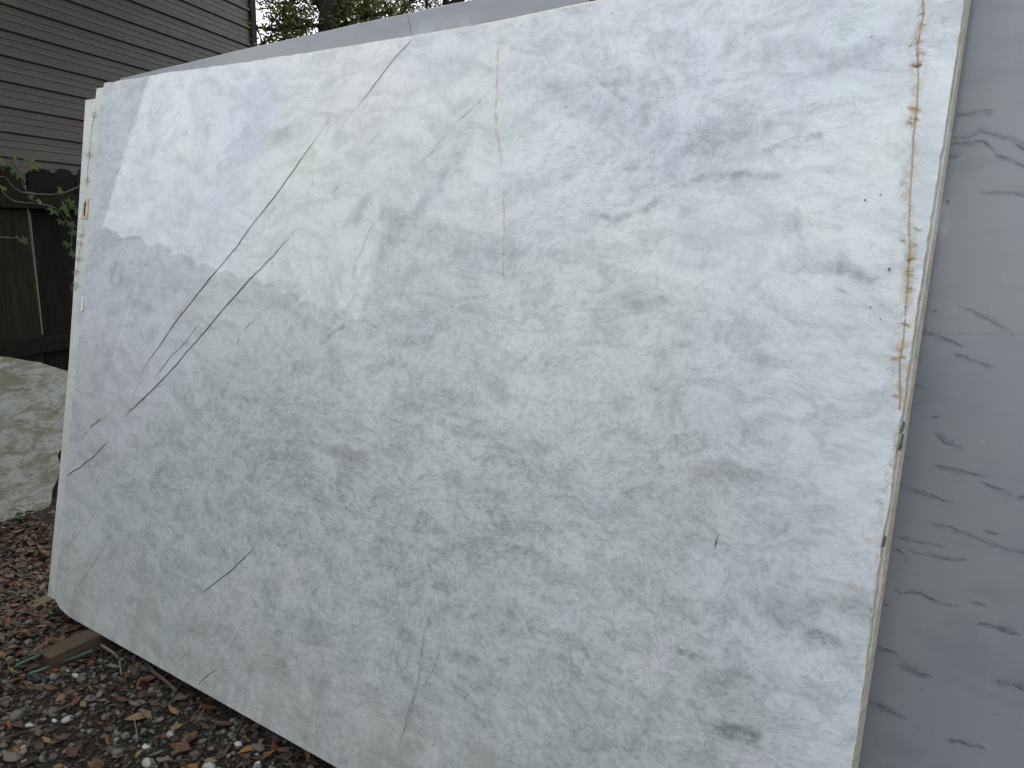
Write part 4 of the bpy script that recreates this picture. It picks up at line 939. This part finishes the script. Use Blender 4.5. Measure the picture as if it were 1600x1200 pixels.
# ---- trees
def oak(name, seed, base, trunk_pts, limbs, clumps, leaf, nleaf, label, trad=.2, nfirst=0):
    r = np.random.default_rng(seed); t = empty(name, base); tag(t, label, 'tree')
    tp = np.array(trunk_pts, float); V, F = tube(tp, np.linspace(trad*1.25, trad*.8, len(tp)), 12); V = list(V); F = list(F)
    for pts, rad in limbs:
        pts = np.array(pts, float); v, f = tube(pts, np.linspace(rad, rad*.35, len(pts)), 7); o = len(V); V += list(v); F += [tuple(o+i for i in q) for q in f]
    # twigs: from each clump centre towards nearest limb point
    anchors = np.concatenate([np.array(p, float) for p, _ in limbs]+[tp[2:]])
    for (c, rad) in clumps:
        c = np.array(c); a = anchors[np.argmin(((anchors-c)**2).sum(1))]; mid = (a+c)/2+r.normal(0, .15, 3)
        v, f = tube([a, mid, c], [.035, .022, .008], 5); o = len(V); V += list(v); F += [tuple(o+i for i in q) for q in f]
        for k in range(5):
            e = c+r.normal(0, rad*.6, 3); v, f = tube([c, (c+e)/2+r.normal(0, .04, 3), e], [.010, .007, .003], 3)
            o = len(V); V += list(v); F += [tuple(o+i for i in q) for q in f]
    me = fast_mesh('trunk', V, F); me.polygons.foreach_set('use_smooth', [True]*len(me.polygons)); mesh_obj('trunk', me, M_BARK, t)
    # leaves: folded rhombs
    C = np.array([c for c, _ in clumps]); Rd = np.array([q for _, q in clumps]); w = Rd**2; w[:nfirst] *= 2.2; idx = r.choice(len(C), nleaf, p=w/w.sum())
    # several sub-sprigs per clump give light and dark bunches
    sub = r.normal(0, 1, (len(C), 14, 3)); sub /= np.linalg.norm(sub, axis=2, keepdims=True); sub *= r.random((len(C), 14, 1))**.5
    cen = C[idx]+sub[idx, r.integers(0, 14, nleaf)]*Rd[idx, None]*.9+r.normal(0, .085, (nleaf, 3))
    ax = r.normal(0, 1, (nleaf, 3)); ax[:, 2] *= .6; ax /= np.linalg.norm(ax, axis=1, keepdims=True); b = np.cross(ax, r.normal(0, 1, (nleaf, 3))); b /= np.linalg.norm(b, axis=1, keepdims=True)
    L = leaf*r.uniform(.7, 1.4, (nleaf, 1)); P = np.stack([cen-ax*L/2, cen+b*L*.22, cen+ax*L/2, cen-b*L*.22], 1).reshape(-1, 3)
    me = fast_mesh('crown', P, np.arange(nleaf*4).reshape(-1, 4)); mesh_obj('crown', me, M_CROWN, t); return t
def px_at(x, y, depth):
    d = CF*FPX+CR*(x-800)+CU*(600-y); return CAM+d/FPX*depth
# tree seen above the grey slab: trunk at pixel column ~515
DT = 11.0; tb = px_at(515, 45, DT); TB = np.array([tb[0], tb[1], 0.0])
def rel(x, y, d=DT): return px_at(x, y, d)-TB
def tree_main():
    r = np.random.default_rng(3)
    trunk = [(0.05, 0, -.1), (0, 0, 1.5), (.02, 0, 3.0), rel(514, 50), rel(515, 10), rel(512, -60), rel(505, -160)]
    limbs = [([rel(520, 30), rel(560, -20, 11.2), rel(620, -60, 11.4), rel(700, -90, 11.8)], .10), ([rel(508, 20), rel(480, -30, 10.8), rel(440, -80, 10.5)], .08), ([rel(512, -60), rel(560, -160, 10.5), rel(600, -260, 10.2)], .09), ([rel(505, -160), rel(470, -260, 11.5), rel(460, -340, 11.8)], .09),
             ([rel(516, 45), rel(540, 38, 10.7), rel(575, 22, 10.5)], .04), ([rel(512, 40), rel(480, 40, 10.8), rel(445, 48, 10.7)], .04)]
    cl = []
    for (x, y, d, q) in [(425, 60, 10.8, .30), (440, 40, 11, .34), (462, 62, 10.7, .32), (450, 18, 11.2, .38), (474, 35, 10.8, .34), (486, 5, 11.6, .36), (430, 88, 11, .26), (415, 78, 11, .16), (470, 82, 11, .3), (560, 18, 10.7, .38), (560, 45, 10.6, .40), (585, 22, 10.8, .40), (553, 58, 11, .30), (596, 48, 10.9, .30), (575, 0, 11.3, .5), (612, 12, 11, .32), (545, 70, 10.8, .2), (505, 78, 11.5, .3), (425, 5, 11.5, .26), (600, 70, 11, .3), (520, -10, 12, .6)]:
        cl.append((rel(x, y, d), q))
    for k in range(46):
        a = r.uniform(0, 6.28); e = r.uniform(-.1, 1); R = 2.6*math.sqrt(max(.05, 1-(e*.9)**2))*r.uniform(.55, 1); c = np.array([math.cos(a)*R+.8*CR[0], math.sin(a)*R+.8*CR[1], 5.6+e*3.0]); cl.append((c, r.uniform(.45, .75)))
    oak('oak_tree', 4, tuple(TB), trunk, limbs, cl, .058, 46000, 'dense green leafy oak with thick trunk rising behind the slabs', .155, 21)
tree_main()
D2 = 13.0; tb2 = px_at(640, 60, D2); TB2 = np.array([tb2[0], tb2[1], 0.0])
def tree_second():
    rl = lambda x, y, d=D2: px_at(x, y, d)-TB2; r = np.random.default_rng(13)
    trunk = [(0, 0, -.1), (.02, 0, 1.5), rl(642, 120), rl(648, 80), rl(662, 55)]
    limbs = [([rl(655, 66), rl(672, 44), rl(690, 22), rl(712, 4), rl(740, -20), rl(790, -50)], .13), ([rl(645, 80), rl(628, 30), rl(632, 0), rl(650, -40)], .05), ([rl(622, 28), rl(640, 5), rl(665, -12)], .04), ([rl(700, 12), rl(690, -20), rl(700, -70)], .06), ([rl(648, 75), rl(612, 30, 12.6), rl(595, -10, 12.4)], .05)]
    cl = [(rl(x, y, d), q) for x, y, d, q in ((618, 30, 12.8, .42), (632, 10, 12.9, .42), (650, 22, 13.2, .36), (605, 48, 12.8, .36), (645, 45, 12.8, .30), (668, 8, 13, .34), (690, 14, 13.4, .26), (606, 5, 12.6, .4), (625, 60, 13, .3), (700, -10, 13, .5), (650, -15, 13, .5), (712, 20, 13.4, .16), (662, 60, 13, .14))]
    for k in range(24): a = r.uniform(0, 6.28); cl.append((np.array([math.cos(a)*r.uniform(.4, 2.2)+1.2*CR[0], math.sin(a)*r.uniform(.4, 2.2)+1.2*CR[1], r.uniform(5.6, 8.0)]), r.uniform(.4, .7)))
    oak('oak_tree', 8, tuple(TB2), trunk, limbs, cl, .045, 12000, 'thin-leaved oak with a slanting bare limb behind the dense oak', .11, 13)
tree_second()
# tree row behind the yard, mirrored softly in the slab
def back_trees():
    r = np.random.default_rng(23)
    trunk = [(0, 0, -.1), (.1, 0, 1.6), (0, .1, 3.2), (.1, 0, 4.6)]; limbs = [([(0, .1, 3.0), (1.0, .5, 4.4), (2.0, .8, 5.6)], .10), ([(0, 0, 3.2), (-1, .6, 4.6), (-1.9, .9, 6.0)], .10), ([(.1, 0, 4.2), (.3, -1.2, 5.6), (.2, -1.9, 6.6)], .09)]
    cl = []
    for k in range(60):
        a = r.uniform(0, 6.28); e = r.uniform(-.7, 1); R = 2.7*math.sqrt(max(.05, 1-e*e))*r.uniform(.5, 1); cl.append((np.array([math.cos(a)*R, math.sin(a)*R, 5.2+e*2.8]), r.uniform(.5, .8)))
    src = oak('yard_tree', 28, (-3.5, -20.5, 0), trunk, limbs, cl, .10, 14000, 'round leafy tree standing on the open side behind the photographer', .18)
    src['group'] = 'trees along the open side of the yard'
    for i, (x, y, s, a) in enumerate(((3.5, -22.0, 1.1, 1.0), (10.5, -20.0, 1.0, 2.2), (17.0, -15.0, 1.15, 3.0))):
        c = src.copy(); COL.objects.link(c); c.location = (x, y, 0); c.scale = (s, s, s); c.rotation_euler = (0, 0, a)
        for ch in src.children: q = ch.copy(); COL.objects.link(q); q.parent = c
back_trees()

# unseen oak, added outside the frame so its crown shades the fence boards
def added_shade_oak():
    r = np.random.default_rng(33); B = np.array([-5.45, -.25, 0])
    trunk = [(0, 0, -.1), (.03, .02, 1.5), (.06, .05, 3.0), (.15, .1, 4.2), (.25, .15, 5.0)]
    limbs = [([(.06, .05, 3.0), (.5, .5, 4.0), (1.1, 1.0, 4.5)], .07), ([(.1, .06, 3.4), (-.4, .7, 4.2), (-.7, 1.3, 4.7)], .07), ([(.15, .1, 4.2), (.8, -.1, 4.8), (1.4, -.2, 5.0)], .06)]
    cl = []
    for k in range(34):
        a = r.uniform(0, 6.28); q = math.sqrt(r.random())*1.7; cl.append((np.array([.45+math.cos(a)*q, .65+math.sin(a)*q, r.uniform(4.25, 5.6)]), r.uniform(.35, .5)))
    oak('oak_tree', 35, tuple(B), trunk, limbs, cl, .07, 16000, 'unseen oak added over the fence, its crown shading the boards', .13)
added_shade_oak()

# unseen shrub row, added behind the camera to dim the lower slab; mirrored softly
def shrubs():
    r = np.random.default_rng(43)
    trunk = [(0, 0, -.05), (.02, 0, .4), (0, .03, .9), (.03, 0, 1.3)]
    limbs = [([(0, 0, .3), (.35, .2, .9), (.6, .3, 1.4)], .03), ([(0, 0, .3), (-.35, .2, .9), (-.6, .2, 1.5)], .03), ([(0, 0, .4), (.1, -.35, 1.0), (.1, -.5, 1.5)], .03)]
    cl = []
    for k in range(46):
        a = r.uniform(0, 6.28); z = r.uniform(.25, 1.95); R = .8*math.sqrt(max(.1, 1-((z-.9)/1.25)**2))*r.random()**.4
        cl.append((np.array([math.cos(a)*R, math.sin(a)*R*.8, z]), r.uniform(.24, .34)))
    src = oak('added_shade_shrub', 45, (-3.0, -3.3, 0), trunk, limbs, cl, .065, 9000, 'leafy dark shrub added unseen behind the photographer to dim the slab', .045)
    src['category'] = 'shrub'; src['group'] = 'added shrubs dimming the slab'
    for (x, y, q, a) in ((-1.7, -3.15, 1.0, 1.0), (-.4, -3.3, 1.08, 2.2), (.9, -3.1, .96, 3.0), (2.2, -3.3, 1.1, 4.1), (3.5, -3.2, 1.0, 5.2)):
        c = src.copy(); COL.objects.link(c); c.location = (x, y, 0); c.scale = (q, q, q*.98); c.rotation_euler = (0, 0, a)
        for ch in src.children: w = ch.copy(); COL.objects.link(w); w.parent = c
shrubs()
